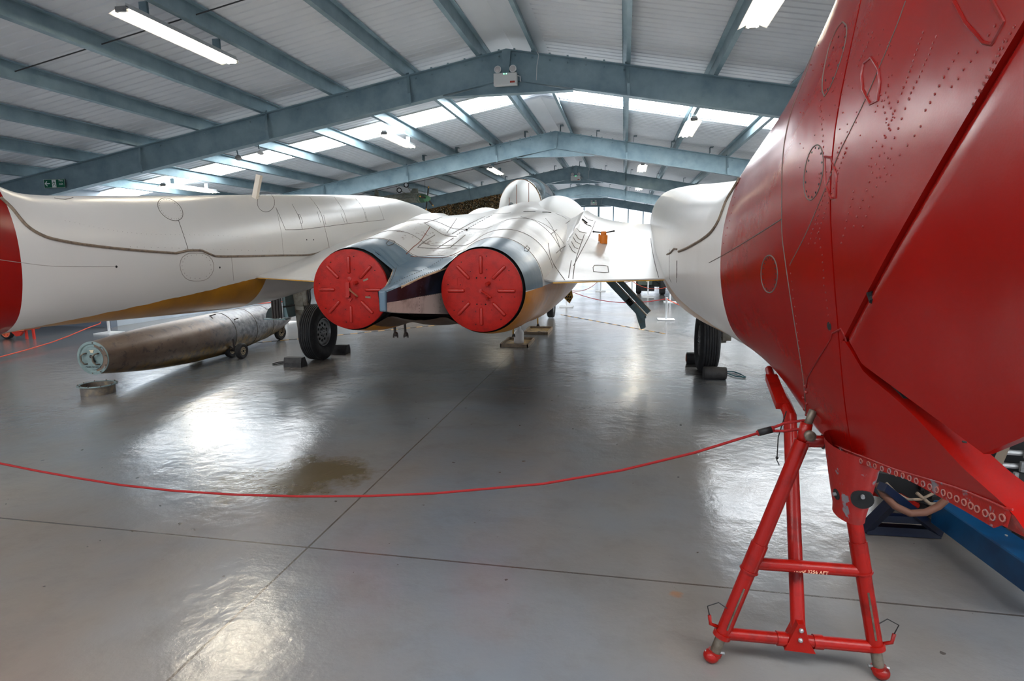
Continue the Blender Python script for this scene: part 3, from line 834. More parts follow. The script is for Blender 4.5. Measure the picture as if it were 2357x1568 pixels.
g = MB()
seam(g, SR, [(1703,410),(1699,419),(1686,440),(1672,464),(1655,508),(1638,534),(1620,549),(1604,559),(1580,572),(1563,579)], .008, .003)
seam(g, SR, [(1559,574),(1552,573),(1544,582),(1536,586),(1520,584),(1508,579)], .007, .003)
absorb(bR, g, M_seal)
g = MB()
seam(g, SR, [(1912,0),(1893,64),(1870,125),(1852,176),(1822,255),(1807,320),(1801,380),(1800,450),(1800,532),(1806,590),(1822,700),(1838,800),(1850,880),(1856,960)], .0022)
seam(g, SR, [(2085,2),(2060,70),(2025,153),(1991,231),(1960,295),(1930,356),(1900,434),(1856,536),(1818,610)], .0016)
seam(g, SR, [(1632,605),(1660,590),(1689,573),(1740,542),(1798,505)], .0022)
seam(g, SR, oval(1771,631,19,43,0), .0028); seam(g, SR, oval(1873,397,21,64,8), .0022)
seam(g, SR, [(1932,58),(1940,50),(1948,58),(1949,80),(1938,130),(1918,185),(1905,212),(1898,222),(1893,210),(1895,170),(1908,110),(1922,75),(1932,58)], .0022)
seam(g, SR, [(1557,600),(1557,640)], .002); seam(g, SR, [(1541,575),(1541,640),(1545,650),(1557,650),(1559,600)], .002)
absorb(bR, g, M_seam)
g = MB()
plates = ([(1988,146),(2005,132),(2013,144),(2022,160),(2025,190),(2020,231),(2003,240),(1995,225),(1986,207),(1983,170),(1988,146)],
          [(1898,361),(1913,363),(1925,407),(1922,455),(1913,457),(1900,424),(1898,361)],
          [(2195,0),(2222,51),(2263,98),(2283,102),(2311,51),(2283,0)])
for pl in plates: seam(g, SR, pl, .0038, -.0005, curve=False)
seam(g, SR, [(1855,893),(1860,868),(1885,825),(1913,780),(1916,768),(1936,757),(1943,770),(1948,786)], .0032, 0, curve=False)
absorb(bR, g, M_red)
g = MB()
def rrow(a, b, n, r=.0035, jit=1.2, mb=None):
    for k in range(n):
        t = k/(n-1); rivet(mb or g, SR, a[0]+(b[0]-a[0])*t+random.uniform(-jit,jit), a[1]+(b[1]-a[1])*t+random.uniform(-jit,jit), r, .0016)
for a, b, n in (((2126,75),(2075,215),12),((2155,85),(2092,228),12),((2075,215),(1965,520),16),((2092,228),(1985,520),14),((1935,330),(1862,560),22),((1948,340),(1876,560),20),
                ((2022,205),(2048,300),8),((2038,212),(2056,262),5),((1888,230),(1898,380),12),((2010,75),(1975,150),8),((2310,95),(2240,240),10),((2335,60),(2258,212),10),
                ((1895,640),(1912,760),8),((1880,480),(1898,640),10),((1965,440),(1938,560),8),((1700,420),(1665,560),9),((2120,290),(2040,400),6),((2205,120),(2130,255),8),
                ((1818,610),(1852,900),16),((2290,60),(2190,200),8)):
    rrow(a, b, n)
for k in range(60):
    rrow((random.uniform(1840,2060), random.uniform(60,420)), (random.uniform(1840,2060), random.uniform(60,420)), 2, .0022)
absorb(bR, g, M_red)
g = MB()
for oc in (oval(1771,631,15,38,0,18), oval(1873,397,17,58,8,14), [(1945,60),(1930,85),(1918,110),(1908,150),(1900,185),(1899,208),(1905,205),(1917,180),(1929,150),(1940,110),(1945,85)]):
    for q in oc: rivet(g, SR, *q, r=.0042, h=.001)
h = SR.hit(1909, 751); g.lathe(h[0]-h[1]*.02, h[1], [(0,.014),(.0212,.014)], 16)
h = SR.hit(2220, 1018); g.lathe(h[0]-h[1]*.01, h[1], [(0,.005),(.0112,.005)], 12)
seam(g, SR, [(2001,672),(2005,684),(2008,694)], .008)
absorb(bR, g, M_hole)
g = MB()
for i in range(7):
    h = SR.hit(1851+random.uniform(-3,6), 890+i*13); 
    if h: g.sphere(h[0], .007, 6)
absorb(bR, g, M_red)

g = MB()
for pl in ([(961,570),(973,559),(1001,541)], [(961,570),(998,572),(1036,570),(1047,561),(1071,541)], [(1007,571),(1044,548)], [(1029,536),(1057,495)],
           [(978,513),(998,507),(1048,489),(1064,486)], [(953,499),(976,513),(998,527),(1022,541),(1051,545)], [(1041,538),(1082,515),(1123,495),(1151,478),(1175,466)],
           [(1268,539),(1290,523),(1312,508)], [(1238,487),(1256,503),(1271,524),(1283,553),(1291,580)], [(1199,499),(1233,510),(1268,539),(1289,572)],
           [(1279,492),(1296,499),(1319,516),(1334,533),(1350,537)], [(1302,479),(1331,487),(1354,506),(1365,508)], [(1370,510),(1358,540),(1337,580),(1320,612)],
           [(1320,531),(1332,550),(1342,553)], [(1316,539),(1326,557),(1337,563)], [(1311,547),(1323,570),(1331,573)], [(1306,556),(1318,578),(1326,583)],
           [(1365,616),(1368,611),(1399,613),(1401,627),(1366,625),(1365,616)], [(1496,520),(1499,560),(1506,600),(1516,639)], [(1280,583),(1292,572),(1310,562)],
           [(1315,600),(1307,650)], [(1345,540),(1325,600),(1318,648)], [(1207,572),(1213,566),(1219,572),(1214,579),(1207,577),(1207,572)], [(889,560),(897,552),(909,556),(905,562),(893,566),(889,560)],
           [(1300,645),(1270,600),(1262,560)], [(1125,489),(1148,492),(1175,490)]):
    seam(g, SF, pl, .0035)
for yy, zmin in ((5.02, 1.3), (5.42, 1.3), (6.25, 1.4)):
    par = [np.interp(yy, fY, pars[:,k]) for k in range(6)]; s_ = fsection(yy, par); s_ = [p for p in s_ if p[2] > zmin]
    s_.sort(key=lambda p: -p[0]); g.tube([(p[0], p[1], p[2]) for p in s_], .0032, 5)
absorb(fus, g, M_seam)
g = MB(); seam(g, SF, [(935,585),(952,568),(967,556),(990,522)], .004); seam(g, SF, [(945,590),(985,593),(1030,591),(1062,577)], .003); absorb(fus, g, M_rust)
g = MB(); seam(g, SF, [(1327,493.5),(1340,505),(1351,514)], .014); seam(g, SF, [(1344,512),(1352,518),(1361,521)], .006); seam(g, SF, [(1249,489),(1268,490),(1272,496)], .010); seam(g, SF, [(1205,487),(1232,487)], .006)
for k in range(16): 
    seam(g, SF, [(1052+k*5.2, 540-k*2.9), (1054+k*5.2, 539-k*2.9)], .004)
h = SF.hit(1074, 530); g.sphere(h[0], .014, 6)
absorb(fus, g, M_hole)
boomR = bR.build('tail_boom', bR.mats, plane, smooth=True, auto=35); boomL = bL.build('tail_boom', bL.mats, plane, smooth=True, auto=35)
rR.build('rudder', rR.mats, plane, smooth=True, auto=35); rL.build('rudder', rL.mats, plane, smooth=True, auto=35)
fuso = fus.build('fuselage', fus.mats, plane, smooth=True, auto=50)
# keel strip with a row of cupped screws along the bottom of the fin
g = MB(); sc2_ = MB(); kp = [(1868,990),(1900,1012),(1950,1037),(2000,1056),(2060,1080),(2130,1101),(2200,1122),(2260,1145),(2300,1162),(2330,1176)]
low = []; 
for p in dens(kp, 12):
    h = SR.hit(*p); 
    if h: low.append(h)
P = np.zeros((len(low), 2, 3))
for i, (q, n) in enumerate(low):
    zb_ = float(np.interp(q.y, YY, AZB)) if q.y > 1.2 else q.z-.03
    P[i,0] = tuple(q+n*.0025); P[i,1] = (q.x-.004+.012*0, q.y, min(zb_-.004, q.z-.012))
g.grid(P); g.tube([tuple(P[i,0]) for i in range(len(low))], .0028, 6)
ks_g = g
for k in range(24):
    i = 1+k*(len(low)-3)/23; a = P[int(i)]; b_2 = P[min(len(low)-1, int(i)+1)]; f = i-int(i); m_ = (a[0]*.45+a[1]*.55)*(1-f)+(b_2[0]*.45+b_2[1]*.55)*f
    sc2_.lathe(Vector(m_)+Vector((-.0015,-.0005,0)), (-1,-.12,0), [(0,.0078),(.002,.0078),(.002,.0052),(0,.006)], 12, closed=True)
ks_g.mats = [M_redchip]; absorb(ks_g, sc2_, simple('worn_screw_rings', srgb(156,96,84), .45, 0, srgb(110,118,126), 40)); ks_g.build('keel_strip', ks_g.mats, boomR)

# ------------------------------------------------------------------ landing gear and doors (parts of the aircraft)
for sd in (-1, 1):
    wc = Vector((XC+sd*2.70, 7.8, .405))
    g = MB(); prof = [(-.07,.20),(-.105,.25),(-.12,.30),(-.118,.345),(-.10,.382)]
    xs = [-.085,-.062,-.056,-.05,-.03,-.024,-.018,.0,.006,.012,.03,.036,.042,.056,.062,.068,.088]
    for k, x in enumerate(xs): prof.append((x, .405-.4*x*x-(.010 if k % 3 == 2 else 0)))
    prof += [(.10,.382),(.118,.345),(.12,.30),(.105,.25),(.07,.20)]
    g.lathe(wc, (1,0,0), prof, 64, closed=True)
    wh = g.build('main_wheel', M_black, plane, smooth=True, auto=35)
    for fs in (-1, 1):
        g = MB(); hx = MB()
        g.lathe(wc, (fs,0,0), [(.0,.20),(.075,.205),(.088,.20),(.088,.19),(.06,.178),(.05,.15),(.062,.09),(.066,.06),(.10,.05),(.105,.03),(.105,.0)], 48)
        for k in range(10):
            a = 2*PI*k/10+.2; p = wc+Vector((fs*.053, .122*math.cos(a), .122*math.sin(a)))
            hx.lathe(p, (fs,0,0), [(0,.019),(.008,.019)], 14)
        for k in range(8):
            a = 2*PI*k/8; hx.lathe(wc+Vector((fs*.062, .066*math.cos(a), .066*math.sin(a))), (fs,0,0), [(0,.007),(.014,.007)], 8)
        for k in range(5):
            a = 2*PI*k/5+.4; hx.lathe(wc+Vector((fs*.09, .033*math.cos(a), .033*math.sin(a))), (fs,0,0), [(0,.008),(.018,.008)], 8)
        g.mats = [M_rim]; absorb(g, hx, M_hole); g.build('wheel_rim', g.mats, wh, smooth=True, auto=35)
    # leg with torque link and fairing
    g = MB(); lx = XC+sd*2.93
    g.hexa([(lx-.05,7.72,.42),(lx+.05,7.72,.42),(lx+.05,7.9,.42),(lx-.05,7.9,.42)], [(lx-.085,7.68,1.2),(lx+.085,7.68,1.2),(lx+.085,7.92,1.2),(lx-.085,7.92,1.2)])
    g.tube([(lx-sd*.10,7.72,1.15),(lx-sd*.12,7.72,.80)], .05, 14); g.tube([(lx-sd*.13,7.7,.98),(lx-sd*.28,7.75,1.12)], .014, 8)
    g.tube([wc, (lx,7.8,.42)], .04, 12); g.box((lx-sd*.05, 7.66, .76), (.12,.03,.05))
    g.build('main_leg', M_legg, plane)
    g = MB(); g.tube([(lx-sd*.18,7.70,1.18),(lx-sd*.15,7.7,.98),(lx-sd*.17,7.69,.86),(lx-sd*.13,7.72,.80)], .011, 8); g.tube([(lx-sd*.22,7.7,1.18),(lx-sd*.19,7.7,1.0),(lx-sd*.2,7.69,.9),(lx-sd*.14,7.74,.74)], .008, 8)
    g.build('brake_hose', M_blackpaint, plane)
    # outboard door: ribbed plate with a rounded flange
    g = MB(); dx = XC+sd*3.07
    def T(a, y, z): return (dx+sd*a, y, z)
    g.mats = [M_dirty]
    g.prism([T(0,7.48,.64),T(.14,7.48,.62),T(.14,7.48,1.12),T(0,7.48,1.12)], (0,.02,0))
    for a in (.0,.045,.09,.135): g.tube([T(a,7.475,.63),T(a,7.475,1.12)], .011, 8)
    g2 = MB(); g2.prism([T(.14,7.48,.63),T(.25,7.48,.635),T(.235,7.48,.70),T(.20,7.48,.76),T(.14,7.48,.80)], (0,.02,0)); absorb(g, g2, M_ggreen)
    g2 = MB(); g2.box((dx+sd*.09,7.5,.62),(.34,.12,.012)); g2.prism([T(-.08,7.52,.64),T(0,7.52,.64),T(0,7.52,.98),T(-.045,7.52,.98),T(-.045,7.52,.80)], (0,.3,0)); absorb(g, g2, M_ggrey)
    g2 = MB(); g2.tube([T(-.02,7.5,.79),T(-.14,7.6,.81)], .012, 8); absorb(g, g2, M_blackpaint)
    g.build('outboard_gear_door', g.mats, plane)
    # inboard door: long channel hanging outwards and down
    g = MB(); g.mats = [M_ggrey]
    A_ = Vector((XC+sd*1.25, 7.9, 1.30)); B_ = Vector((XC+sd*1.90, 8.15, .60)); D_ = (B_-A_).normalized(); Nn = Vector((sd*.72, 0, .69)); Yv = Vector((0,1,0))
    L_ = (B_-A_).length
    def Pp(l, n, y): return A_+D_*l+Nn*n+Yv*y
    def slab(l0, l1, n0, n1, y0, y1, mb):
        mb.hexa([Pp(l0,n0,y0),Pp(l1,n0,y0),Pp(l1,n0,y1),Pp(l0,n0,y1)], [Pp(l0,n1,y0),Pp(l1,n1,y0),Pp(l1,n1,y1),Pp(l0,n1,y1)])
    slab(0, L_, 0, .012, 0, .55, g); slab(0, L_-.03, .0, .085, 0, .02, g); slab(0, L_, 0, .07, .53, .55, g); slab(L_-.012, L_, 0, .07, 0, .55, g)
    g2 = MB(); slab(.0, L_-.02, .012, .02, .02, .53, g2); slab(.0, L_-.05, .12, .17, .12, .14, g2); absorb(g, g2, M_ggreen)
    g2 = MB(); slab(0, L_-.02, .082, .095, -.004, .024, g2); slab(.0, L_-.02, .16, .172, .1, .14, g2); absorb(g, g2, M_pale2)
    slab(.1, L_-.02, .10, .165, .10, .125, g)
    g2 = MB(); slab(L_*.62, L_*.72, .014, .078, -.004, .0, g2); absorb(g, g2, M_hole)
    g2 = MB()
    for a, b in ((.15,.2),(.4,.3),(.3,.75),(.7,.6),(.6,.2),(.8,.85)): 
        c_ = Pp(L_*(.62+.1*a), .014+.064*b, -.006); g2.sphere(c_, .008, 5)
    absorb(g, g2, M_dirty)
    tip = [Pp(L_-.14,-.004,.0), Pp(L_-.01,.05,.0), Pp(L_+.10,-.03,.02), Pp(L_+.08,-.10,.02), Pp(L_-.02,-.06,.01)]
    g.prism([tuple(t) for t in tip], (0,.018,0))
    g.build('inboard_gear_door', g.mats, plane)
    # outer strut bits beside the wheel
# nose wheel and leg
g = MB(); wc = Vector((XC+.02, 13.35, .28)); g.lathe(wc, (1,0,0), [(-.05,.15),(-.075,.2),(-.075,.25),(-.05,.275),(.05,.275),(.075,.25),(.075,.2),(.05,.15)], 40, closed=True)
nw = g.build('nose_wheel', M_black, plane, smooth=True, auto=35)
g = MB(); g.lathe(wc-Vector((.06,0,0)), (1,0,0), [(0,.152),(.12,.152)], 30); g.build('wheel_rim', M_rim, nw)
g = MB(); g.tube([(XC+.02,13.35,.28),(XC+.11,13.35,.34),(XC+.11,13.3,.7)], .03, 10); g.tube([(XC+.05,13.3,.5),(XC+.05,13.2,1.1)], .05, 12); g.build('nose_leg', M_legg, plane)
# drains under the engines
for (x, y, z0, z1) in ((-1.75,9.35,.70,.15),(-1.57,10.9,.70,.12),(-2.275,5.9,.84,.655),(-2.27,5.6,.86,.70)):
    g = MB(); g.tube([(x,y,z0),(x+.004,y,z1+.04)], .014, 8); g.mats = [M_yellow if y > 9 else M_dirty]
    g2 = MB(); g2.sphere((x+.01,y,z1+.035), .026, 6); g2.tube([(x+.03,y,z1+.03),(x+.03,y,z1)], .009, 6); g2.tube([(x-.012,y,z1+.03),(x-.012,y,z1)], .009, 6); absorb(g, g2, M_dirty)
    g.build('drain_pipe', g.mats, plane)
# perforated yellow airbrake edge below the belly
g = MB(); g.mats = [M_yellow]; q = [atY(px, py, 10.1) for px, py in ((1296,684),(1316,668),(1319,684),(1311,699))]
g.prism([tuple(v) for v in q], (0,.02,0)); g2 = MB()
for a, b in ((1303,684),(1307,690),(1310,678),(1313,684),(1308,683.5),(1312,691)): v = atY(a, b, 10.095); g2.box(v, (.018,.006,.035), Matrix.Rotation(.6, 3, 'Y'))
absorb(g, g2, M_hole)
g2 = MB(); g2.tube([q[1], (XC+.45, 10.1, .95)], .02, 8); absorb(g, g2, M_dirty); g.build('airbrake_plate', g.mats, plane)
# small marking rectangles on the jet fairings
# ------------------------------------------------------------------ exhaust covers (lifted out by hand: things of their own)
def cover(cx, label, left):
    t = thing('exhaust_cover', label, 'cover', (XC+cx, 4.49, 1.268), 'red covers on the jet pipes')
    c = Vector((XC+cx, 4.49, 1.268))
    g = MB(); g.mats = [M_cover]
    g.lathe(c+Vector((0,-.03,0)), (0,1,0), [(-.006,.0),(-.006,.20),(-.001,.318),(.004,.3235),(.012,.3245),(.035,.322)], 96)
    g2 = MB()
    for k in range(8):
        a = 2*PI*(k+.5)/8+.12
        for r in (.17,.27): g2.sphere(c+Vector((r*math.cos(a+.1*(r>.2)), -.034, r*math.sin(a+.1*(r>.2)))), .0042, 5)
    if not left:
        for dx in (-.035, .0, .035):
            for dz in (.10, -.105): g2.sphere(c+Vector((dx, -.036, dz)), .006 if dx else .003, 5)
    absorb(g, g2, M_hole)
    g.build('disc', g.mats, t, smooth=True, auto=40)
    for k in range(8):
        a = 2*PI*k/8+(.0 if left else 0)
        g = MB(); g.tube([c+Vector((r*math.cos(a), -.036, r*math.sin(a))) for r in (.128,.135,.14,.262,.267,.272)], [.003,.012,.0145,.0145,.012,.003], 10)
        g.build('ridge', M_cover2, t, smooth=True)
    g = MB(); g.tube([c+Vector((.0,-.045,.0)), c+Vector((.10,-.12,-.045))], .008, 8); g.tube([c+Vector((0,-.03,0)), c+Vector((0,-.055,0))], .014, 10)
    g.build('pull_rod', M_rust if left else M_cover2, t)
    g = MB(); g.tube([c+Vector((.065,-.036,.06)), c+Vector((.05,-.065,.05))], .015, 10); g.build('knob', M_cover2, t)
    g = MB(); g.tube([c+Vector((.062,-.036,-.05)), c+Vector((.05,-.06,-.06))], .01, 8); g.build('knob', M_cover2, t)
    if left:
        g = MB(); g.box(c+Vector((-.012,-.045,.0)), (.03,.02,.12)); g.box(c+Vector((-.012,-.05,-.055)), (.03,.03,.012)); g.sphere(c+Vector((0,-.036,.085)), .02, 8, (1,.3,1)); g.prism([tuple(c+Vector(v)) for v in ((-.02,-.036,-.07),(.02,-.036,-.07),(0,-.036,-.10))], (0,-.01,0)); g.build('bracket', M_cover2, t)
        for dx, dz, an in ((.14,.08,.35),(.155,-.06,-.1)):
            g = MB(); g.box(c+Vector((dx,-.037,dz)), (.045,.003,.014), Matrix.Rotation(-an, 3, 'Y')); g.build('worn_tag', M_seal, t)
    else:
        g = MB(); 
        q = [(-.19,.03),(-.15,.03),(-.15,.10),(-.19,.10)]; g.tube([c+Vector((a,-.0365,b)) for a, b in q], .0018, 5, closed=True); g.build('plate_outline', M_cover2, t)
    return t
cover(-.546, 'red round cover with bracket closing the left jet pipe', True)
cover(.546, 'red round cover closing the right jet pipe, beside the yellow underside', False)
# orange locking tool standing on the right wing
t = thing('locking_tool', 'small orange cylindrical tool with a bar handle standing on the right wing', 'tool')
h = SF.hit(1389, 560); b0 = h[0]; t.location = b0
g = MB(); g.lathe(b0-Vector((0,0,.005)), (0,0,1), [(0,.042),(.09,.045),(.095,.03),(.13,.028),(.135,.0)], 20); g.box(b0+Vector((-.045,0,.06)), (.02,.03,.08)); g.build('body', M_orange, t)
g = MB(); g.tube([b0+Vector((-.11,0,.125)), b0+Vector((-.02,0,.115)), b0+Vector((.03,0,.115)), b0+Vector((.11,0,.13))], .007, 8); g.sphere(b0+Vector((-.11,0,.125)), .011, 6); g.sphere(b0+Vector((.11,0,.13)), .011, 6); g.build('handle', M_blackpaint, t)

# tail bumper cup under the fin (part of the aircraft)
g = MB(); g.mats = [M_redchip]
P = []
for k in range(14):
    f = k/13; z = .96-.26*f; rx = .030+.045*(1-f)**.8 if f < .85 else .035*math.sqrt(max(.02, 1-((f-.85)/.15)**2))+.012
    ry = .15-.07*f if f < .85 else (.09)*math.sqrt(max(.02, 1-((f-.85)/.15)**2))
    cy = 2.03-.02*f
    P.append([(XC+2.38+rx*math.cos(a), cy+ry*math.sin(a), z) for a in np.linspace(0, 2*PI, 32, endpoint=False)])
g.grid(np.array(P), cv=True); g.add(P[-1], [tuple(range(32))])
g2 = MB()
SC_ = Surf([g])
for (x, y, r) in ((1926,1138,.018),(1985,1150,.032)):
    h = SC_.hit(x, y)
    if h: g2.lathe(h[0]-h[1]*.008, h[1], [(0,r),(.011,r),(.011,0)], 20)
absorb(g, g2, M_hole); g2 = MB()
for (x, y) in ((1926,1137),(1985,1141)):
    h = SC_.hit(x, y)
    if h: g2.lathe(h[0], h[1], [(0,.006),(.012,.006),(.012,0)], 8)
absorb(g, g2, M_rim); g.build('tail_bumper', g.mats, plane, smooth=True, auto=40)

# ------------------------------------------------------------------ red trestle holding the tail
M_str = simple('trestle_red', srgb(140,12,3), .34, 0, srgb(98,10,4), 10, .5, .72, bumps=.1, bscale=90, spec=.3)
M_sil = simple('worn_steel_tube', srgb(120,110,98), .5, .6, srgb(84,72,60), 18)
t = thing('trestle', 'red tubular support trestle standing under the tail fin', 'stand', (.68, 2.2, 0))
A1, B1 = Vector((.37,2.18,0)), Vector((.98,2.2,0)); A2, B2 = Vector((.665,2.26,.885)), Vector((.80,2.3,.93))
def lp(a, b, f): return a+(b-a)*f
def leg(a, b):
    g = MB(); g.tube([lp(a,b,.12), lp(a,b,.14)], .034, 16); g.tube([lp(a,b,.13), lp(a,b,1.0)], .027, 16); g.tube([lp(a,b,.42), lp(a,b,.55)], .031, 16)
    g.tube([lp(a,b,.425), lp(a,b,.432)], .035, 16)
    g.mats = [M_str]; g2 = MB(); d = (b-a).normalized()
    g2.bar(lp(a,b,.17)+Vector((0,-.0265,0)), lp(a,b,.36)+Vector((0,-.0265,0)), .007, .006); absorb(g, g2, M_sil)
    l = g.build('leg', g.mats, t, smooth=True, auto=40)
    g = MB(); g.tube([lp(a,b,.02), lp(a,b,.13)], .020, 14); g.build('inner_tube', M_sil, l, smooth=True, auto=40)
    g = MB(); g.sphere(a+Vector((0,0,.026)), .030, 10, (1,1,.85)); g.tube([lp(a,b,.035),lp(a,b,.05)], .027, 14); g.mats = [M_str]; g2 = MB(); g2.tube([lp(a,b,.045)+Vector((-.036,0,0)), lp(a,b,.045)+Vector((.036,0,0))], .006, 8); absorb(g, g2, M_rim)
    g.build('foot', g.mats, l, smooth=True, auto=50)
leg(A1, A2); leg(B1, B2)
la = lp(A1, A2, .135); lb = lp(B1, B2, .125); m_ = lp(la, lb, .50)
g = MB(); g.tube([la, lb], .023, 16); g.tube([lp(la,lb,.36), lp(la,lb,.42)], .027, 16); g.tube([lp(la,lb,.60), lp(la,lb,.66)], .027, 16); g.build('crossbar', M_str, t, smooth=True, auto=40)
g = MB(); ua, ub = lp(A1, A2, .46), lp(B1, B2, .43); g.tube([ua, ub], .023, 16); cb = g.build('crossbar', M_str, t, smooth=True, auto=40)
# stencilled number on the upper crossbar
def text(body, size, loc, rot, mat, parent, name='lettering', align='CENTER', depth=.0006):
    cu = bpy.data.curves.new('t', 'FONT'); cu.body = body; cu.size = size; cu.align_x = align; cu.align_y = 'CENTER'; cu.extrude = depth
    to = bpy.data.objects.new('t', cu); C.objects.link(to); dg = bpy.context.evaluated_depsgraph_get(); dg.update()
    me = bpy.data.meshes.new_from_object(to.evaluated_get(dg)); bpy.data.objects.remove(to)
    me.transform(Matrix.Translation(Vector(loc)) @ rot.to_4x4()); me.materials.clear(); return link(name, me, mat, parent)
RF = Matrix.Rotation(PI/2, 3, 'X')      # faces the camera side (-Y)
mm = lp(ua, ub, .52)
text('10.30/ 3256 AFT', .018, mm+Vector((0,-.0235,-.006)), RF, simple('stencil_paint', srgb(226,170,140), .6), cb)
g = MB(); g.prism([tuple(m_+Vector(v)) for v in ((-.052,-.03,-.028),(.058,-.03,-.03),(.03,-.03,.02),(.012,-.03,.085),(-.012,-.03,.085),(-.035,-.03,.02))], (0,.06,0)); g.mats = [M_str]
g2 = MB(); g2.sphere(m_+Vector((0,-.033,.062)), .009, 6); g2.sphere(m_+Vector((0,-.033,.022)), .009, 6); absorb(g, g2, M_rim); g.build('gusset_plate', g.mats, t)
g = MB(); vt = atY(1818, 955, 2.55); g.tube([m_+Vector((0,.0,.03)), vt, atY(1805, 925, 2.65), atY(1788, 893, 2.8)], .026, 16)
g.bar(atY(1801, 935, 2.6), atY(1775, 868, 2.85), .05, .03, up=(0,1,1)); g.tube([atY(1776,870,2.85), atY(1770,850,2.95)], .018, 10); g.build('leg', M_str, t, smooth=True, auto=40)
g = MB(); g.tube([A2, A2+Vector((.16,.02,.0))], .022, 14); g.tube([A2+Vector((0,0,-.01)), A2+Vector((.01,0,.07))], .022, 14); g.build('head_bracket', M_str, t, smooth=True)
g = MB(); g.lathe(A2+Vector((.012,-.03,.035)), (0,-1,0), [(0,.018),(.02,.02),(.022,.008)], 14); g.tube([A2+Vector((.01,0,.05)), A2+Vector((.03,0,.12))], .014, 10); g.build('clevis', M_sil, t, smooth=True)
for sgn, base_ in ((-1, lp(A1,A2,.16)), (1, lp(B1,B2,.14))):
    g = MB(); p0 = base_; g.tube([p0+Vector((sgn*.02,0,0)), p0+Vector((sgn*.055,-.005,.015)), p0+Vector((sgn*.06,-.005,.05))], .007, 8); g.build('locking_pin', M_str, t, smooth=True)
    g = MB(); g.tube([p0+Vector((sgn*.06,-.005,.05)), p0+Vector((sgn*.07,-.01,.09)), p0+Vector((sgn*.03,-.01,.11)), p0+Vector((0,-.02,.095))], .0022, 6); g.build('retaining_wire', M_blackpaint, t)
g = MB(); g.tube([vt+Vector((-.02,-.02,.02)), vt+Vector((-.07,-.12,-.06)), vt+Vector((-.09,-.2,-.13)), vt+Vector((-.08,-.2,-.15))], .0022, 6); g.sphere(vt+Vector((-.09,-.2,-.12)), .006, 5); g.build('retaining_wire', M_blackpaint, t)
for f in (.08,.14): 
    g = MB(); c = lp(A2, A2+Vector((.16,.02,0)), .3+f*2); g.tube([c+Vector((.0, .026*math.cos(a), .026*math.sin(a))) for a in np.linspace(0, 2*PI, 14, endpoint=False)], .003, 6, closed=True); g.build('wire_wrap', M_blackpaint, t)

# ------------------------------------------------------------------ ropes
M_rope = simple('red_rope', srgb(146,8,6), .7, 0, srgb(140,14,14), 60, bumps=.4, bscale=400)
M_rope_o = simple('orange_rope', srgb(232,88,60), .7)
def cat(a, b, sag, n=40):
    a, b = Vector(a), Vector(b); return [a.lerp(b, k/n)-Vector((0,0,sag*4*(k/n)*(1-k/n))) for k in range(n+1)]
E1 = Vector((.655, 2.3, .935)); E2 = Vector((2*XC-.655, 2.3, .935))
rp = [Vector(v) for v in []]
px_r = [(1762,992),(1700,1011),(1600,1042),(1430,1083),(1250,1114),(1000,1136),(850,1142),(690,1143),(540,1139),(400,1130),(280,1117),(180,1101),(90,1085),(0,1067)]
pts = [atY(x, y, 2.3) for x, y in px_r]
pts += [Vector((-3.35,2.3,.60)), Vector((-3.62,2.3,.70)), Vector((-3.9,2.3,.90))]
g = MB(); g.tube(pts, .0055, 8); g.tube([pts[0]+Vector((-.03,0,-.012)), pts[0]+Vector((.03,0,.012))], .011, 8); g.mats = [M_rope]
g2 = MB(); g2.tube([pts[0]+Vector((-.025,-.001,-.009)), pts[0]+Vector((.022,-.001,.007))], .013, 10); absorb(g, g2, M_blackpaint)
g2 = MB(); p0 = pts[0]; e = atY(1850, 975, 2.3); g2.tube([p0, p0.lerp(e,.5)+Vector((0,0,.016)), e+Vector((0,0,.012)), e+Vector((.02,0,-.01)), e+Vector((0,.0,-.02)), p0.lerp(e,.5)+Vector((0,-.004,-.014)), p0], .0055, 8); absorb(g, g2, M_rope)
o = base(g.build('barrier_rope', g.mats, smooth=True), p0); tag(o, 'long red rope sagging across the foreground from the trestle', 'rope')

M_whitep = simple('white_stand_paint', srgb(226,228,230), .45)
def stanchion(x, y, label):
    t = thing('stanchion', label, 'barrier post', (x, y, 0), 'white posts on square bases')
    g = MB(); g.box((x, y, .012), (.36, .36, .024)); g.build('base', M_whitep, t)
    g = MB(); g.tube([(x,y,.02),(x,y,.5)], .024, 14); g.build('post', M_whitep, t, smooth=True, auto=40); return t
stanchion(.94, 13.3, 'white barrier post nearest the right main wheel of the jet')
stanchion(.78, 19.4, 'white barrier post standing in front of the green truck')
stanchion(.28, 20.1, 'white barrier post to the left of the green truck, partly behind the gear door')
stanchion(-.81, 21.64, 'most distant white barrier post, seen just below the wing edge')
stanchion(-1.50, 15.9, 'white barrier post whose base shows behind the nose wheel')
stanchion(1.34, 17.6, 'white barrier post peeping out beside the right boom, behind the nearest post')
stanchion(-9.7, 9.6, 'white barrier post on the left, behind the long brown pod')
def rope(a, b, sag, mat, label):
    g = MB(); g.tube(cat(a, b, sag), .009, 6); o = base(g.build('barrier_rope', mat, smooth=True), a); return tag(o, label, 'rope')
rope((-1.50,15.9,.47), (.94,13.3,.47), .20, simple('crimson_rope', srgb(176,40,48), .7), 'thin crimson rope sagging behind the hanging gear door')
rope((.94,13.3,.47), (1.9,11.0,.47), .12, M_rope_o, 'orange rope running from the nearest post towards the right wheel')
rope((.28,20.1,.47), (1.34,17.6,.47), .16, M_rope_o, 'orange rope sagging across the front of the truck')
rope((-.81,21.64,.47), (.28,20.1,.47), .10, simple('grey_rope', srgb(140,100,104), .7), 'thin greyish rope between the far posts')
rope((-.81,21.64,.47), (-1.50,15.9,.47), .2, simple('dull_crimson_rope', srgb(160,60,66), .7), 'dull red rope beyond the engine nacelle')
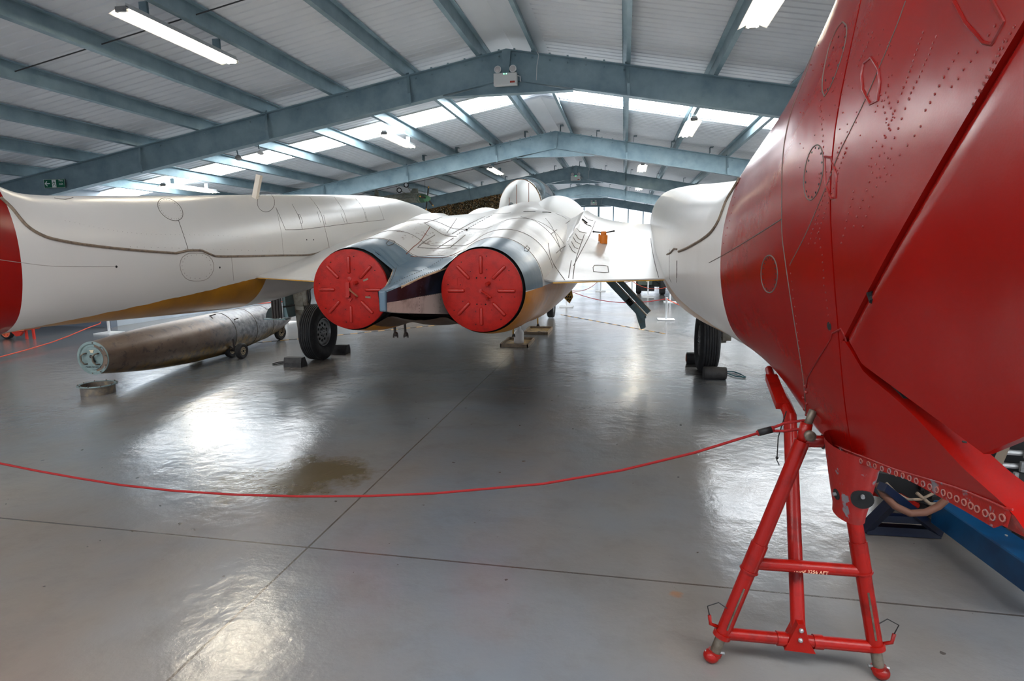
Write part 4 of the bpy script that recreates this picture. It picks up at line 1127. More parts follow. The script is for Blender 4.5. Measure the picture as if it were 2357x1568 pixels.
A = Vector((-9.7,9.6,.47)); 
def atPl(px, py, P, Q):
    n = (Vector(Q)-Vector(P)).cross(Vector((0,0,1))); d = pray(px, py); tt = (Vector(P)-CAMLOC).dot(n)/d.dot(n); return CAMLOC+d*tt
Bq = Vector((-8.6,5.6,.3)); pl = [A]+[atPl(x, y, A, Bq) for x, y in ((230,745),(200,756),(160,773),(120,788),(60,806),(0,822))]+[Bq]
g = MB(); g.tube(pl, .009, 6); o = base(g.build('barrier_rope', M_rope_o, smooth=True), A); tag(o, 'orange rope on the left drooping towards the floor behind the fin', 'rope')
rope((-9.7,9.6,.47), (-7.2,11.6,.47), .04, M_rope_o, 'orange rope passing behind the brown pod')
stanchion(-7.2, 11.6, 'white barrier post hidden behind the front of the brown pod')

# ------------------------------------------------------------------ brown pod on its own wheels
def pod_mat():
    m, nt, b = new_mat('weathered_pod_paint'); co = objco(nt)
    s = nt.nodes.new('ShaderNodeSeparateXYZ'); nt.links.new(co, s.inputs[0]); X, Y, Z = s.outputs
    n1 = noise(nt, co, 3.2, 6, .7, (1,.5,1)); n2 = noise(nt, co, 11, 5, .7)
    c = mixc(nt, ramp(nt, n1, .4, .62), srgb(104,84,70), srgb(122,104,90))
    c = mixc(nt, mathn(nt, 'MULTIPLY', ramp(nt, n2, .56, .64), .7), c, srgb(70,62,60))
    fw_ = ramp(nt, mathn(nt, 'ADD', Y, mathn(nt, 'MULTIPLY', n2, 1.2)), 2.2, 3.0)
    c = mixc(nt, mathn(nt, 'MULTIPLY', fw_, .85), c, mixc(nt, ramp(nt, n2, .42, .6), srgb(150,154,160), srgb(92,96,106)))
    lowm = mathn(nt, 'MULTIPLY', ramp(nt, mathn(nt, 'ADD', Z, mathn(nt, 'MULTIPLY', n1, .4)), .50, .40), .9)
    c = mixc(nt, lowm, c, mixc(nt, ramp(nt, n2, .45, .58), srgb(136,104,34), srgb(84,68,44)))
    nt.links.new(c, b.inputs['Base Color']); b.inputs['Metallic'].default_value = .25; b.inputs['Roughness'].default_value = .38
    bump(nt, b, n2, .12, .01); return m
t = thing('wheeled_pod', 'long weathered brown cigar-shaped pod with a pale round end cap, on small wheels', 'pod', (-5.74, 5.44, 0))
PD = [(5.44,.180,.415),(5.5,.188,.413),(5.9,.235,.395),(6.3,.272,.375),(7.0,.305,.352),(7.7,.318,.345),(8.4,.308,.350),(9.0,.285,.372),(9.4,.255,.395),(9.75,.19,.43),(10.0,.11,.45),(10.12,.02,.46)]
def podx(y): return -5.74-.085*(y-5.44)
ys = np.concatenate([np.linspace(5.44,9.7,60), np.linspace(9.75,10.12,14)]); pr = smooth1(np.array([[np.interp(y, [p[0] for p in PD], [p[k] for p in PD]) for k in (1,2)] for y in ys]), 5)
g = MB(); P = np.array([[(podx(y)+pr[i,0]*math.cos(a), y, pr[i,1]+pr[i,0]*math.sin(a)) for a in np.linspace(0, 2*PI, 64, endpoint=False)] for i, y in enumerate(ys)])
g.grid(P, cv=True); g.add(P[0].tolist(), [tuple(range(64))]); g.add(P[-1].tolist(), [tuple(range(64))]); g.mats = [pod_mat()]
g2 = MB()
for yy in (7.75, 8.35, 8.9): 
    r = np.interp(yy, ys, pr[:,0]); z = np.interp(yy, ys, pr[:,1]); g2.tube([(podx(yy)+r*math.cos(a), yy, z+r*math.sin(a)) for a in np.linspace(0, 2*PI, 40, endpoint=False)], .006, 5, closed=True)
absorb(g, g2, M_seam)
g2 = MB(); SP = Surf([g]); 
for (x, y_) in ((487,729),(540,738)): 
    h = SP.hit(x, y_); g2.tube([h[0]+Vector((-.05,-.02,.0)), h[0]+Vector((.03,.05,.03))], .008, 6)
absorb(g, g2, M_pale if False else M_dirty); g.build('pod_body', g.mats, t, smooth=True, auto=40)
M_cap = simple('pale_green_grey_paint', srgb(122,140,138), .45, 0, srgb(104,120,118), 12)
g = MB(); g.mats = [M_cap]; cc = Vector((podx(5.44), 5.44, .415))
AX = Vector((.085,-1,0)).normalized()
g.lathe(cc, AX, [(-.004,.186),(.010,.186),(.012,.160),(.002,.150),(.002,.13),(.014,.126),(.014,0)], 56)
g2 = MB()
for k in range(10): 
    a = 2*PI*k/10+.2; g2.lathe(cc+Vector((.172*math.cos(a),0,.172*math.sin(a)))+AX*.010, AX, [(0,.008),(.006,.008)], 8)
absorb(g, g2, M_seam); cap = g.build('end_cap', g.mats, t, smooth=True, auto=35)
for sx in (-1, 1):
    g = MB(); x = sx*.075-.01; sg2 = 1 if sx < 0 else 1
    pth = [cc+Vector((x+.02,0,.055))+AX*.014, cc+Vector((x+.01,0,.055))+AX*.045, cc+Vector((x-.03,0,.03))+AX*.05, cc+Vector((x-.03,0,-.03))+AX*.05, cc+Vector((x+.0,0,-.065))+AX*.045, cc+Vector((x+.02,0,-.065))+AX*.014]
    g.tube(pth, .0085, 8); g.build('handle', M_sil, cap, smooth=True)
g = MB(); g.mats = [M_dirty]
for k in range(5): g.sphere(cc+AX*.02+Vector((random.uniform(-.02,.03),0,random.uniform(-.04,.03))), .014, 6)
g.tube([cc+AX*.02+Vector((.01,0,.03)), cc+AX*.03+Vector((.03,0,-.05))], .010, 6); g.build('latch', M_dirty, cap)
g = MB(); g.prism([tuple(cc+AX*.0145+Vector(v)) for v in ((-.035,0,.09),(.035,0,.095),(.022,0,.075),(.02,0,.06),(-.015,0,.06),(-.018,0,.078))], tuple(AX*.002)); g.build('paper_label', simple('old_paper', srgb(206,190,160), .8), cap)
text('MAIN WHEELS', .028, cc+AX*.016+Vector((0,0,-.10)), Matrix.Rotation(.085, 3, 'Z') @ RF, M_blackpaint, cap)
def small_wheel(c, r, w, parent, axis=(1,0,0)):
    c = Vector(c); g = MB(); ax = Vector(axis).normalized()
    g.lathe(c, ax, [(-w*.35,r*.5),(-w*.5,r*.7),(-w*.5,r*.88),(-w*.3,r),(w*.3,r),(w*.5,r*.88),(w*.5,r*.7),(w*.35,r*.5)], 32, closed=True); wv = g.build('wheel', M_black, parent, smooth=True, auto=35)
    g = MB(); g.mats = [M_seal if False else simple('dusty_rim', srgb(176,160,132), .6)]; g.lathe(c-ax*w*.38, ax, [(0,r*.52),(w*.76,r*.52)], 24)
    g2 = MB(); u = ax.orthogonal().normalized(); v = ax.cross(u)
    for k in range(8): 
        a = 2*PI*k/8
        for sg in (-1,1): g2.lathe(c+ax*sg*w*.38+(u*math.cos(a)+v*math.sin(a))*r*.36, ax*sg, [(0,r*.05),(.003,r*.05)], 8)
    for sg in (-1,1): g2.lathe(c+ax*sg*w*.38, ax*sg, [(0,r*.14),(.01,r*.1)], 10)
    absorb(g, g2, M_hole); g.build('wheel_rim', g.mats, wv, smooth=True, auto=35)
small_wheel((-5.50,7.66,.115), .115, .08, t); small_wheel((-5.72,7.72,.115), .115, .08, t)
small_wheel((-6.35,7.75,.115), .115, .08, t)
g = MB(); g.tube([(-5.58,7.6,.30),(-5.60,7.64,.12)], .012, 8); g.tube([(-5.66,7.6,.2),(-5.6,7.66,.12)], .012, 8); g.tube([(-5.50,7.66,.115),(-6.35,7.75,.115)], .018, 10); g.tube([(-5.9,7.7,.115),(-5.9,7.72,.06)], .05, 8); g.build('axle', M_dirty, t, smooth=True, auto=40)
small_wheel((-5.97,9.42,.125), .125, .07, t, (1,-.15,0))
g = MB(); g.tube([(-5.91,9.42,.12),(-5.91,9.44,.28)], .022, 10); g.tube([(-5.92,9.44,.27),(-6.08,9.5,.34)], .03, 10); g.build('nose_strut', M_seal, t, smooth=True, auto=40)

# metal ring pan on the floor
M_pan = simple('worn_grey_pan', srgb(112,104,98), .5, .5, srgb(150,136,112), 12)
t = thing('drip_pan', 'round shallow metal pan with a bolted rim lying on the floor below the pod end', 'pan', (-5.79, 5.5, 0))
g = MB(); c = Vector((-5.79,5.5,0)); R_ = .165
g.lathe(c, (0,0,1), [(.004,0),(.004,R_-.006),(.0,R_),(.10,R_+.004),(.10,R_-.006),(.012,R_-.012),(.012,0)], 56); g.build('bowl', M_pan, t, smooth=True, auto=35)
g = MB(); g.mats = [M_cap]; g.lathe(c, (0,0,1), [(.098,R_-.004),(.098,R_+.03),(.106,R_+.03),(.106,R_-.006)], 56, closed=True)
g2 = MB()
for k in range(10): a = 2*PI*k/10; g2.lathe(c+Vector(((R_+.018)*math.cos(a),(R_+.018)*math.sin(a),.104)), (0,0,1), [(0,.007),(.014,.006)], 8)
absorb(g, g2, M_seam); g.build('rim', g.mats, t, smooth=True, auto=35)

# ------------------------------------------------------------------ chocks with cords
M_chock = simple('rubber_chock', srgb(58,56,56), .7, 0, srgb(42,40,40), 14, bumps=.4, bscale=60)
M_cord = simple('teal_cord', srgb(44,92,100), .7)
def block(loc, rz, label, cord=None):
    t = thing('wheel_chock', label, 'chock', loc)
    R = Matrix.Rotation(rz, 3, 'Z'); g = MB(); L = Vector(loc)
    pr_ = [(-.085,0),(.085,0),(.08,.03),(.03,.13),(-.06,.13),(-.085,.06)]
    g.prism([tuple(L+R@Vector((-.13, a, b))) for a, b in pr_], tuple(R@Vector((.26,0,0)))); g.build('block', M_chock, t)
    if cord: g = MB(); g.tube(cord, .009, 6); g.build('cord', M_cord if label.startswith('x') else M_blackpaint, t, smooth=True)
fz = lambda x, y, z=.012: atZ(x, y, z)
block((-4.40,7.26,0), 0, 'black rubber chock in front of the left main wheel, with a dark cord', [fz(688,829),fz(676,832),fz(660,836),fz(648,836),fz(634,839),fz(628,838),fz(640,834),fz(655,833),fz(668,831)])
block((-4.28,8.33,0), PI, 'dark chock behind the left main wheel', None)
t = thing('wheel_chock', 'black cylindrical roller chock at the right main wheel, with a teal cord', 'chock', (1.12,7.34,0))
g = MB(); g.lathe((.98,7.34,.078), (1,0,0), [(0,.0),(0,.068),(.01,.078),(.26,.078),(.27,.068),(.27,0)], 32); g.build('roller', M_chock, t, smooth=True, auto=35)
g = MB(); g.tube([fz(1664,858,.03),fz(1672,855),fz(1690,856),fz(1706,862),fz(1716,868),fz(1708,868),fz(1692,866),fz(1676,860),fz(1668,864)], .008, 6); g.build('cord', M_cord, t, smooth=True)
t = thing('wheel_chock', 'round-ended chock on the far side of the right main wheel', 'chock', (.99,8.3,0))
g = MB(); g.lathe((.88,8.3,.08), (1,0,0), [(0,.0),(0,.078),(.01,.08),(.3,.08),(.3,0)], 28); g.build('roller', M_chock, t, smooth=True, auto=35)
g = MB(); g.lathe((.875,8.3,.08), (1,0,0), [(-.004,0),(-.004,.05),(.006,.05)], 20); g.build('end_disc', M_rust, t)

# ------------------------------------------------------------------ drip trays and bottle
M_wood = simple('tray_wood', srgb(150,128,104), .65, 0, srgb(120,100,82), 14); M_traybed = simple('oily_tray_bed', srgb(176,146,100), .25, 0, srgb(110,96,84), 6)
for (x0, x1, y0, y1, lab) in ((-1.94,-1.50,9.27,10.02,'shallow wooden drip tray under the engine, holding a white bottle'), (-1.80,-1.36,10.7,11.48,'shallow wooden drip tray further forward, with oil in it')):
    t = thing('drip_tray', lab, 'tray', ((x0+x1)/2,(y0+y1)/2,0))
    g = MB(); g.box(((x0+x1)/2,(y0+y1)/2,.008), (x1-x0,y1-y0,.012)); g.build('tray_bed', M_traybed, t)
    g = MB()
    for xx in (x0, x1): g.box((xx,(y0+y1)/2,.025), (.02,y1-y0+.02,.05))
    for yy in (y0, y1): g.box(((x0+x1)/2,yy,.025), (x1-x0+.02,.02,.05))
    g.build('tray_rim', M_wood, t)
t = thing('bottle', 'milky white plastic bottle standing in the nearer drip tray', 'bottle', (-1.70,9.62,.014))
M_plas = simple('milky_plastic', srgb(226,220,216), .4)
g = MB(); g.lathe((-1.70,9.62,.0145), (0,0,1), [(0,0),(0,.078),(.01,.083),(.17,.083),(.20,.07),(.23,.035),(.25,.03)], 32); g.build('bottle_body', M_plas, t, smooth=True, auto=40)
g = MB(); g.lathe((-1.70,9.62,.262), (0,0,1), [(0,.034),(.03,.032),(.03,0)], 20); g.build('cap', M_whitep, t, smooth=True, auto=40)

# black and yellow marking tape on the floor
def tape(pts, label):
    g = MB(); g.mats = [M_yellow, M_blackpaint]; P = [Vector(p) for p in pts]
    for a, b in zip(P[:-1], P[1:]):
        L = (b-a).length; n = int(L/.14)
        for k in range(n):
            g.bar(a.lerp(b, k/n)+Vector((0,0,.002)), a.lerp(b, (k+1)/n)+Vector((0,0,.002)), .035, .003, mi=0 if k % 2 == 0 else 1)
    o = base(g.build('floor_tape', g.mats), P[0]); tag(o, label, 'tape')
tape([(-6.75,8.5,0),(-5.6,9.62,0),(-3.3,12.3,0)], 'yellow and black striped tape on the floor behind the left wheel and pipes')
tape([(-1.45,14.0,0),(.78,11.15,0)], 'yellow and black striped tape on the floor below the hanging gear door')

# ------------------------------------------------------------------ red cart on the left
M_cart = simple('cart_red', srgb(214,52,34), .5); M_cart_o = simple('cart_orange_sheet', srgb(240,120,84), .5)
t = thing('hand_cart', 'small bright red hand cart with a spoked wheel at the far left', 'cart', (-10.9,8.75,0))
c = Vector((-11.02,8.75,.13)); g = MB(); g.lathe(c, (0,1,0), [(-.03,.10),(-.04,.12),(-.03,.13),(.03,.13),(.04,.12),(.03,.10)], 32, closed=True); wv = g.build('wheel', M_black, t, smooth=True)
g = MB(); g.lathe(c, (0,1,0), [(-.03,.085),(-.03,.10),(.03,.10),(.03,.085)], 32, closed=True)
for k in range(6): a = PI*k/3+.3; g.bar(c, c+Vector((.09*math.cos(a),0,.09*math.sin(a))), .03, .03, up=(0,1,0))
g.sphere(c+Vector((0,-.03,0)), .022, 8); g.build('spoked_rim', M_cart_o, wv)
g = MB(); g.prism([(-10.86,8.70,.20),(-10.46,8.70,.25),(-10.60,8.70,.16),(-10.84,8.70,.14)], (0,.3,0)); g.build('tray', M_cart_o, t)
for x in (-10.66,-10.5): g = MB(); g.box((x,8.8,.09), (.035,.03,.18)); g.build('leg', M_cart, t)
g = MB(); g.bar((-11.02,8.8,.13), (-10.6,8.8,.2), .04, .04); g.bar((-10.95,8.82,.15), (-11.9,8.9,.28), .06, .06); g.prism([(-10.93,8.72,.16),(-10.8,8.72,.05),(-10.72,8.72,.06),(-10.64,8.72,.14)], (0,.04,0)); g.build('frame', M_cart, t)
small = (-11.7,8.9)
g = MB(); g.lathe((-11.7,8.85,.13), (0,1,0), [(-.03,.0),(-.03,.13),(.03,.13),(.03,0)], 28); g.build('wheel', M_black, t, smooth=True, auto=40)

# ------------------------------------------------------------------ dark green truck far down on the right
M_trk = simple('army_green', srgb(84,96,88), .5, 0, srgb(70,80,74), 6); 
t = thing('truck', 'dark green vehicle parked far down the hall, seen below the right wing', 'vehicle', (1.35,21,0))
g = MB(); g.box((1.35,22.0,1.1), (1.75,2.6,.9)); g.box((1.35,21.0,.85), (1.7,.8,.5)); g.prism([(.5,22.3,1.5),(2.2,22.3,1.5),(2.1,22.4,1.9),(.6,22.4,1.9)], (0,1.6,0)); g.build('cab', M_trk, t)
g = MB(); g.box((.72,20.6,.50), (.50,.35,.42)); b_ = g.build('front_wing', M_trk, t); m_b = b_.modifiers.new('b','BEVEL'); m_b.width = .05; m_b.segments = 3
g = MB(); g.box((2.0,20.6,.50), (.50,.35,.42)); g.build('front_wing', M_trk, t)
g = MB(); g.lathe((.80,20.42,.47), (0,-1,0), [(0,.06),(.03,.06),(.035,.0)], 16); g.build('headlamp', simple('lamp_glass', srgb(232,224,190), .3), t, smooth=True, auto=40)
g = MB(); g.box((1.1,20.75,.42), (.26,.3,.34)); g.box((1.45,20.8,.30), (.5,.25,.12)); g.tube([(1.0,20.6,.5),(1.3,20.6,.32)], .03, 8); g.build('axle_housing', M_ggreen, t)
g = MB(); g.box((.8,20.55,.2), (.45,.5,.16)); g.box((1.35,21.6,.45), (1.2,1.4,.3)); g.build('underside', M_blackpaint, t)
for x in (.52, 1.28, 2.2): g = MB(); g.lathe((x-.09,20.75 if x != 1.28 else 20.3,.30), (1,0,0), [(0,.12),(0,.27),(.03,.30),(.15,.30),(.18,.27),(.18,.12)], 28, closed=True); g.build('wheel', M_black, t, smooth=True, auto=40)

# ------------------------------------------------------------------ engine trolley behind the fin on the right
M_bl = simple('blue_beam_paint', srgb(4,62,102), .35, 0, srgb(2,46,80), 6); M_bl2 = simple('dark_blue_tube', srgb(6,18,42), .4)
t = thing('engine_trolley', 'blue and red steel trolley carrying a black engine, behind the keel of the fin', 'trolley', (2.3,3.4,0))
a, b = atZ(2178, 1178, .20), atZ(2430, 1352, .20)
g = MB(); g.bar(a, b, .15, .13); bb = g.build('blue_beam', M_bl, t); bv = bb.modifiers.new('b','BEVEL'); bv.width = .006
for f in (.25,.55,.8): g = MB(); c = a.lerp(b, f); g.lathe(c+Vector((.02,0,.0655)), (0,0,1), [(0,.006),(.004,.006)], 8); g.build('bolt', M_rim, bb)
A0, B0, C0 = atZ(1992,1216,.03), atZ(2162,1226,.03), atZ(2010,1190,.10)
D0 = atZ(2120,1170,.22)
g = MB(); g.bar(A0, B0, .05, .05); g.bar(C0, atZ(2125,1196,.10), .04, .04); g.bar(B0, atZ(2030,1120,.42), .04, .04); g.bar(A0, atZ(2060,1150,.28), .05, .05)
g.bar(atZ(2350,1262,.03), B0, .05, .05) if False else None
g.build('blue_frame', M_bl2, t)
g = MB(); g.tube([atZ(2000,1150,.22)+Vector((0,.3,0)), atZ(2140,1186,.16)+Vector((0,.3,0))], .025, 10); g.tube([atZ(2090,1160,.22)+Vector((0,.1,0)), atZ(2130,1182,.15)+Vector((0,.1,0))], .018, 10); g.tube([atZ(2010,1166,.16)+Vector((0,.25,0)), atZ(2170,1190,.12)+Vector((0,.25,0))], .03, 10); g.build('red_frame', M_str, t)
g = MB(); g.mats = [M_blackpaint]; g.box((2.45,3.75,.52),(1.5,.6,.62)); g.box((2.0,3.62,.30),(.7,.3,.10)); g.lathe((1.65,3.65,.72), (1,.05,0), [(0,.0),(0,.26),(.08,.36),(.5,.40),(1.2,.42),(2.2,.40),(2.6,.3),(2.6,0)], 40)
g2 = MB()
for k, (x, y) in enumerate(((2330,1042),(2320,1072),(2305,1096))):
    p = atY(x, y, 3.2); g2.tube([p+Vector((-.06,0,0)), p+Vector((.06,0,0))], .014, 8); g2.tube([p+Vector((.05,-.02,-.02)), p+Vector((.05,-.02,.03))], .012, 8)
absorb(g, g2, M_rim)
eng = g.build('engine', g.mats, t, smooth=True, auto=40)
g = MB(); g.box((3.1,3.9,.42), (2.7,.8,.62)); g.box((2.1,3.75,.22), (.35,.4,.25)); g.build('engine_cradle', M_blackpaint, t)
g = MB(); g.prism([tuple(atY(x, y, 3.5)) for x, y in ((2000,1085),(2380,1150),(2380,1215),(2230,1190),(2060,1140),(2030,1150),(2005,1120))], (0,.25,0)); g.build('engine_dark_fill', M_blackpaint, t); g = MB(); hp = [atY(x, y, 3.1) for x, y in ((2022,1115),(2035,1140),(2060,1165),(2095,1182),(2130,1180),(2160,1166),(2180,1148),(2195,1130))]; g.tube(hp, .018, 12); g.build('hose', simple('brown_hose', srgb(98,62,46), .7), t, smooth=True)  # black slab below the engine is added to fill that area dark; then the hose
g = MB(); hp = [atY(x, y, 3.2) for x, y in ((2040,1112),(2062,1135),(2090,1150),(2120,1150),(2150,1135))]; g.tube(hp, .007, 8); hp = [atY(x, y, 3.2) for x, y in ((2110,1135),(2140,1160),(2165,1160))]; g.tube(hp, .009, 8); g.build('cable', M_seal, t, smooth=True)
g = MB(); g.hexa([atY(2268,1100,3.1),atY(2292,1104,3.1),atY(2294,1104,3.2),atY(2270,1100,3.2)], [atY(2300,1030,3.1),atY(2325,1030,3.1),atY(2325,1030,3.2),atY(2300,1030,3.2)]); g.build('brown_plate', simple('dull_brown_metal', srgb(110,98,84), .5, .3), t)
g = MB(); g.tube([(1.62,3.3,.30),(1.62,3.3,.62),(1.95,3.4,.72)], .03, 10); g.build('support_arm', M_blackpaint, t)
for (x, y) in ((2.1,3.2),(3.9,3.2)):
    g = MB(); g.lathe((x,y-.05,.13), (0,1,0), [(0,0),(0,.12),(.02,.13),(.08,.13),(.1,.12),(.1,0)], 24); g.build('wheel', M_black, t, smooth=True, auto=40)

# ------------------------------------------------------------------ lights on the roof
def batten(x, yc, L, label, z=None):
    zt = zr(x)-.02 if z is None else z
    t = thing('ceiling_light', label, 'light', (x, yc, zt), 'fluorescent battens under the roof')
    g = MB(); g.box((x, yc, zt-.02), (.11, L, .045)); g.build('housing', M_white_metal, t)
    g = MB()
    for sg in (-1, 1): g.hexa([(x+sg*.05,yc-L/2,zt-.045),(x+sg*.16,yc-L/2,zt-.095),(x+sg*.16,yc+L/2,zt-.095),(x+sg*.05,yc+L/2,zt-.045)], [(x+sg*.05,yc-L/2,zt-.040),(x+sg*.163,yc-L/2,zt-.090),(x+sg*.163,yc+L/2,zt-.090),(x+sg*.05,yc+L/2,zt-.040)])
    g.build('reflector', M_white_metal, t)
    for dx in (-.045, .045):
        g = MB(); g.tube([(x+dx, yc-L/2+.03, zt-.075), (x+dx, yc+L/2-.03, zt-.075)], .017, 12); g.build('tube', M_tube, t, smooth=True)
    for sg in (-1, 1):
        g = MB(); g.box((x, yc+sg*(L/2-.012), zt-.06), (.14,.03,.055)); g.build('end_bracket', M_rim, t)
        g = MB(); g.box((x, yc+sg*.6, zt+.06), (.1,.03,.14)); g.build('hanger', M_steel, t)
batten(-5.30, 6.76, 1.85, 'nearest fluorescent batten, upper left, in front of the first roof beam')
batten(1.39, 6.76, 1.85, 'fluorescent batten upper right, cut off by the top of the picture')
batten(-5.30, 13.8, 1.85, 'fluorescent batten beneath the bright roof strip, left of the ridge')
batten(1.32, 13.8, 1.85, 'fluorescent batten beside the red fin, below the first roof beam on the right')
batten(-10.85, 13.6, 1.85, 'fluorescent batten low on the left, just above the boom of the jet')
batten(-4.50, 21.0, 1.85, 'fluorescent batten above left of the canopy, before the third beam')
batten(.53, 21.4, 1.85, 'fluorescent batten right of the ridge between the second and third beams')
batten(-4.6, 28.2, 1.85, 'fluorescent batten far down on the left of the ridge')
batten(.6, 28.2, 1.85, 'fluorescent batten far down on the right of the ridge')
batten(-5.30, -.6, 1.85, 'fluorescent batten behind the viewer, left of the ridge')
batten(1.39, -.6, 1.85, 'fluorescent batten behind the viewer, right of the ridge')
M_led = emis('green_led', (.1,1,.4), 6); M_lens = simple('lamp_lens', srgb(206,200,200), .25); M_redlab = simple('red_sticker', srgb(176,60,40), .5)
def emergency(y, label):
    t = thing('emergency_light', label, 'light', (-1.965, y-.1, 4.2), 'emergency lights at the ridge')
    c = Vector((-1.965, y-.16, 4.30))
    g = MB(); g.box(c, (.385, .09, .19)); o = g.build('housing', M_white_metal, t); m = o.modifiers.new('b','BEVEL'); m.width = .008; m.segments = 2
    g = MB(); g.box(c+Vector((0,.07,.0)), (.2,.06,.1)); g.build('mounting', M_white_metal, t)
    for sg in (-1, 1):
        g = MB(); g.mats = [M_white_metal]; cc = c+Vector((sg*.125, -.01, .155)); g.lathe(cc+Vector((0,.04,0)), (0,-1,0), [(0,.02),(.01,.05),(.06,.058),(.065,.05),(.065,0)], 24)
        g2 = MB(); g2.lathe(cc+Vector((0,-.025,0)), (0,-1,0), [(0,.046),(.004,.04),(.005,0)], 20); absorb(g, g2, M_lens); g.tube([cc+Vector((0,.02,-.05)), cc+Vector((0,.02,-.08))], .012, 8); g.build('lamp_head', g.mats, t, smooth=True, auto=40)
    g = MB(); g.box(c+Vector((-.02,-.046,.078)), (.012,.003,.012)); g.box(c+Vector((.02,-.046,.078)), (.012,.003,.012)); g.build('indicator', M_led, t)
    g = MB(); g.box(c+Vector((.12,-.046,-.05)), (.08,.003,.028)); g.build('sticker', M_redlab, t)
    g = MB(); g.tube([c+Vector((.19,0,.05)), c+Vector((.24,.0,.04)), c+Vector((.24,.05,-.03))], .007, 6); g.build('cable', M_white_metal, t, smooth=True); g = MB(); g.tube([(-1.46,y-.1,4.72),(-1.43,y-.1,4.66),(-1.46,y-.1,4.50),(-1.47,y-.09,4.28)], .006, 6); g.build('cable', M_white_metal, t, smooth=True)
emergency(10.12, 'white twin-head emergency light at the apex of the nearest roof beam')
emergency(24.37, 'white twin-head emergency light on the third roof beam')
emergency(38.6, 'smallest emergency light, on the most distant roof beam above the pale doors')
for i, (x, y, lab) in enumerate(((550,356,'small black and white floodlight under the first beam, left one'), (600,360,'small white floodlight under the first beam, right one'))):
    p = atY(x, y, 10.25); zb_ = zr(p.x)-.47; t = thing('floodlight', lab, 'light', (p.x, 10.25, zb_))
    g = MB(); g.tube([(p.x,10.2,zb_),(p.x,10.22,zb_-.07)], .012, 8); g.build('bracket', M_steel_dark, t)
    g = MB(); g.lathe((p.x-.02+.02*i,10.26,zb_-.08), (.3,-.5,-.8) if i == 0 else (.1,-.2,-1), [(0,.015),(.01,.03),(.07,.06),(.075,.05),(.075,0)], 20); g.build('lamp_shade', M_white_metal if i else M_rim, t, smooth=True, auto=40)

# fire exit sign on the first beam
p1 = atY(103, 414, 10.11); p2 = atY(154, 432, 10.11); cx_, cz_ = (p1.x+p2.x)/2, (p1.z+p2.z)/2; w_, h_ = p2.x-p1.x, p1.z-p2.z+.01
t = thing('exit_sign', 'green and white Fire exit sign with an arrow on the first roof beam', 'sign', (cx_, 10.1, cz_))
M_green = simple('sign_green', srgb(0,92,64), .4); M_wh = simple('sign_white', srgb(236,240,238), .4)
g = MB(); g.box((cx_,10.085,cz_), (w_,.008,h_)); pn = g.build('panel', M_green, t)
yf = 10.0795
g = MB()
for (x0, x1, z0, z1) in ((-w_/2,w_/2,h_/2-.008,h_/2-.003),(-w_/2,w_/2,-h_/2+.003,-h_/2+.008),(-w_/2+.003,-w_/2+.008,-h_/2,h_/2),(w_/2-.008,w_/2-.003,-h_/2,h_/2),(-.055,.04,-h_/2+.015,h_/2-.015)):
    g.box((cx_+(x0+x1)/2, yf, cz_+(z0+z1)/2), (x1-x0,.001,z1-z0))
ax_ = cx_-w_*.33
g.bar((ax_-.045,yf,cz_), (ax_+.06,yf,cz_), .001, .018, up=(0,0,1)); g.bar((ax_-.055,yf,cz_-.003), (ax_-.005,yf,cz_+.045), .001, .018, up=(0,0,1)); g.bar((ax_-.055,yf,cz_+.003), (ax_-.005,yf,cz_-.045), .001, .018, up=(0,0,1))
g.build('arrow', M_wh, pn)
g = MB(); q = cx_-.007; yg = 10.0782
g.sphere((q+.004,yg,cz_+.046), .010, 6, (1,.1,1))
for a, b in (((.0,.032),(.008,-.006)),((.0,.028),(-.028,.014)),((-.028,.014),(-.034,-.004)),((.0,.028),(.028,.012)),((.008,-.006),(-.018,-.022)),((-.018,-.022),(-.03,-.05)),((.008,-.006),(.026,-.03)),((.026,-.03),(.034,-.055))):
    g.bar((q+a[0],yg,cz_+a[1]), (q+b[0],yg,cz_+b[1]), .001, .009, up=(0,0,1))
g.build('pictogram', M_green, pn)
text('Fire\nexit', .062, (cx_+w_*.31, yf, cz_+.022), RF, M_wh, pn)

# ------------------------------------------------------------------ model aeroplane hanging between the second and third beams
M_mgrey = simple('model_grey', srgb(150,152,140), .6, 0, srgb(112,104,88), 9); M_mgreen = simple('model_green', srgb(70,104,78), .6); M_spin = simple('spinner_green', srgb(110,166,124), .5)
YM = 19.5
sp = atY(984, 457, YM); tl = atY(862, 452, YM+.9); D = (tl-sp).normalized()
t = thing('model_aeroplane', 'grey and green model aeroplane with yellow-tipped propeller hanging from the roof', 'model', sp)
g = MB(); g.mats = [M_mgrey]; g.lathe(sp, D, [(.10,.13),(.3,.16),(.8,.17),(1.3,.12),(1.85,.05),(2.0,.02)], 24)
g2 = MB(); g2.lathe(sp, D, [(.08,.125),(.10,.133),(.34,.164),(.36,.12)], 24); absorb(g, g2, M_mgreen); g.build('fuselage', g.mats, t, smooth=True, auto=40)
g = MB(); g.lathe(sp, D, [(-.13,.0),(-.10,.05),(.0,.10),(.09,.125)], 24); g.build('spinner', M_spin, t, smooth=True)
u_ = Vector((0,0,1)); u_ = (u_-D*u_.dot(D)).normalized(); v_ = D.cross(u_)
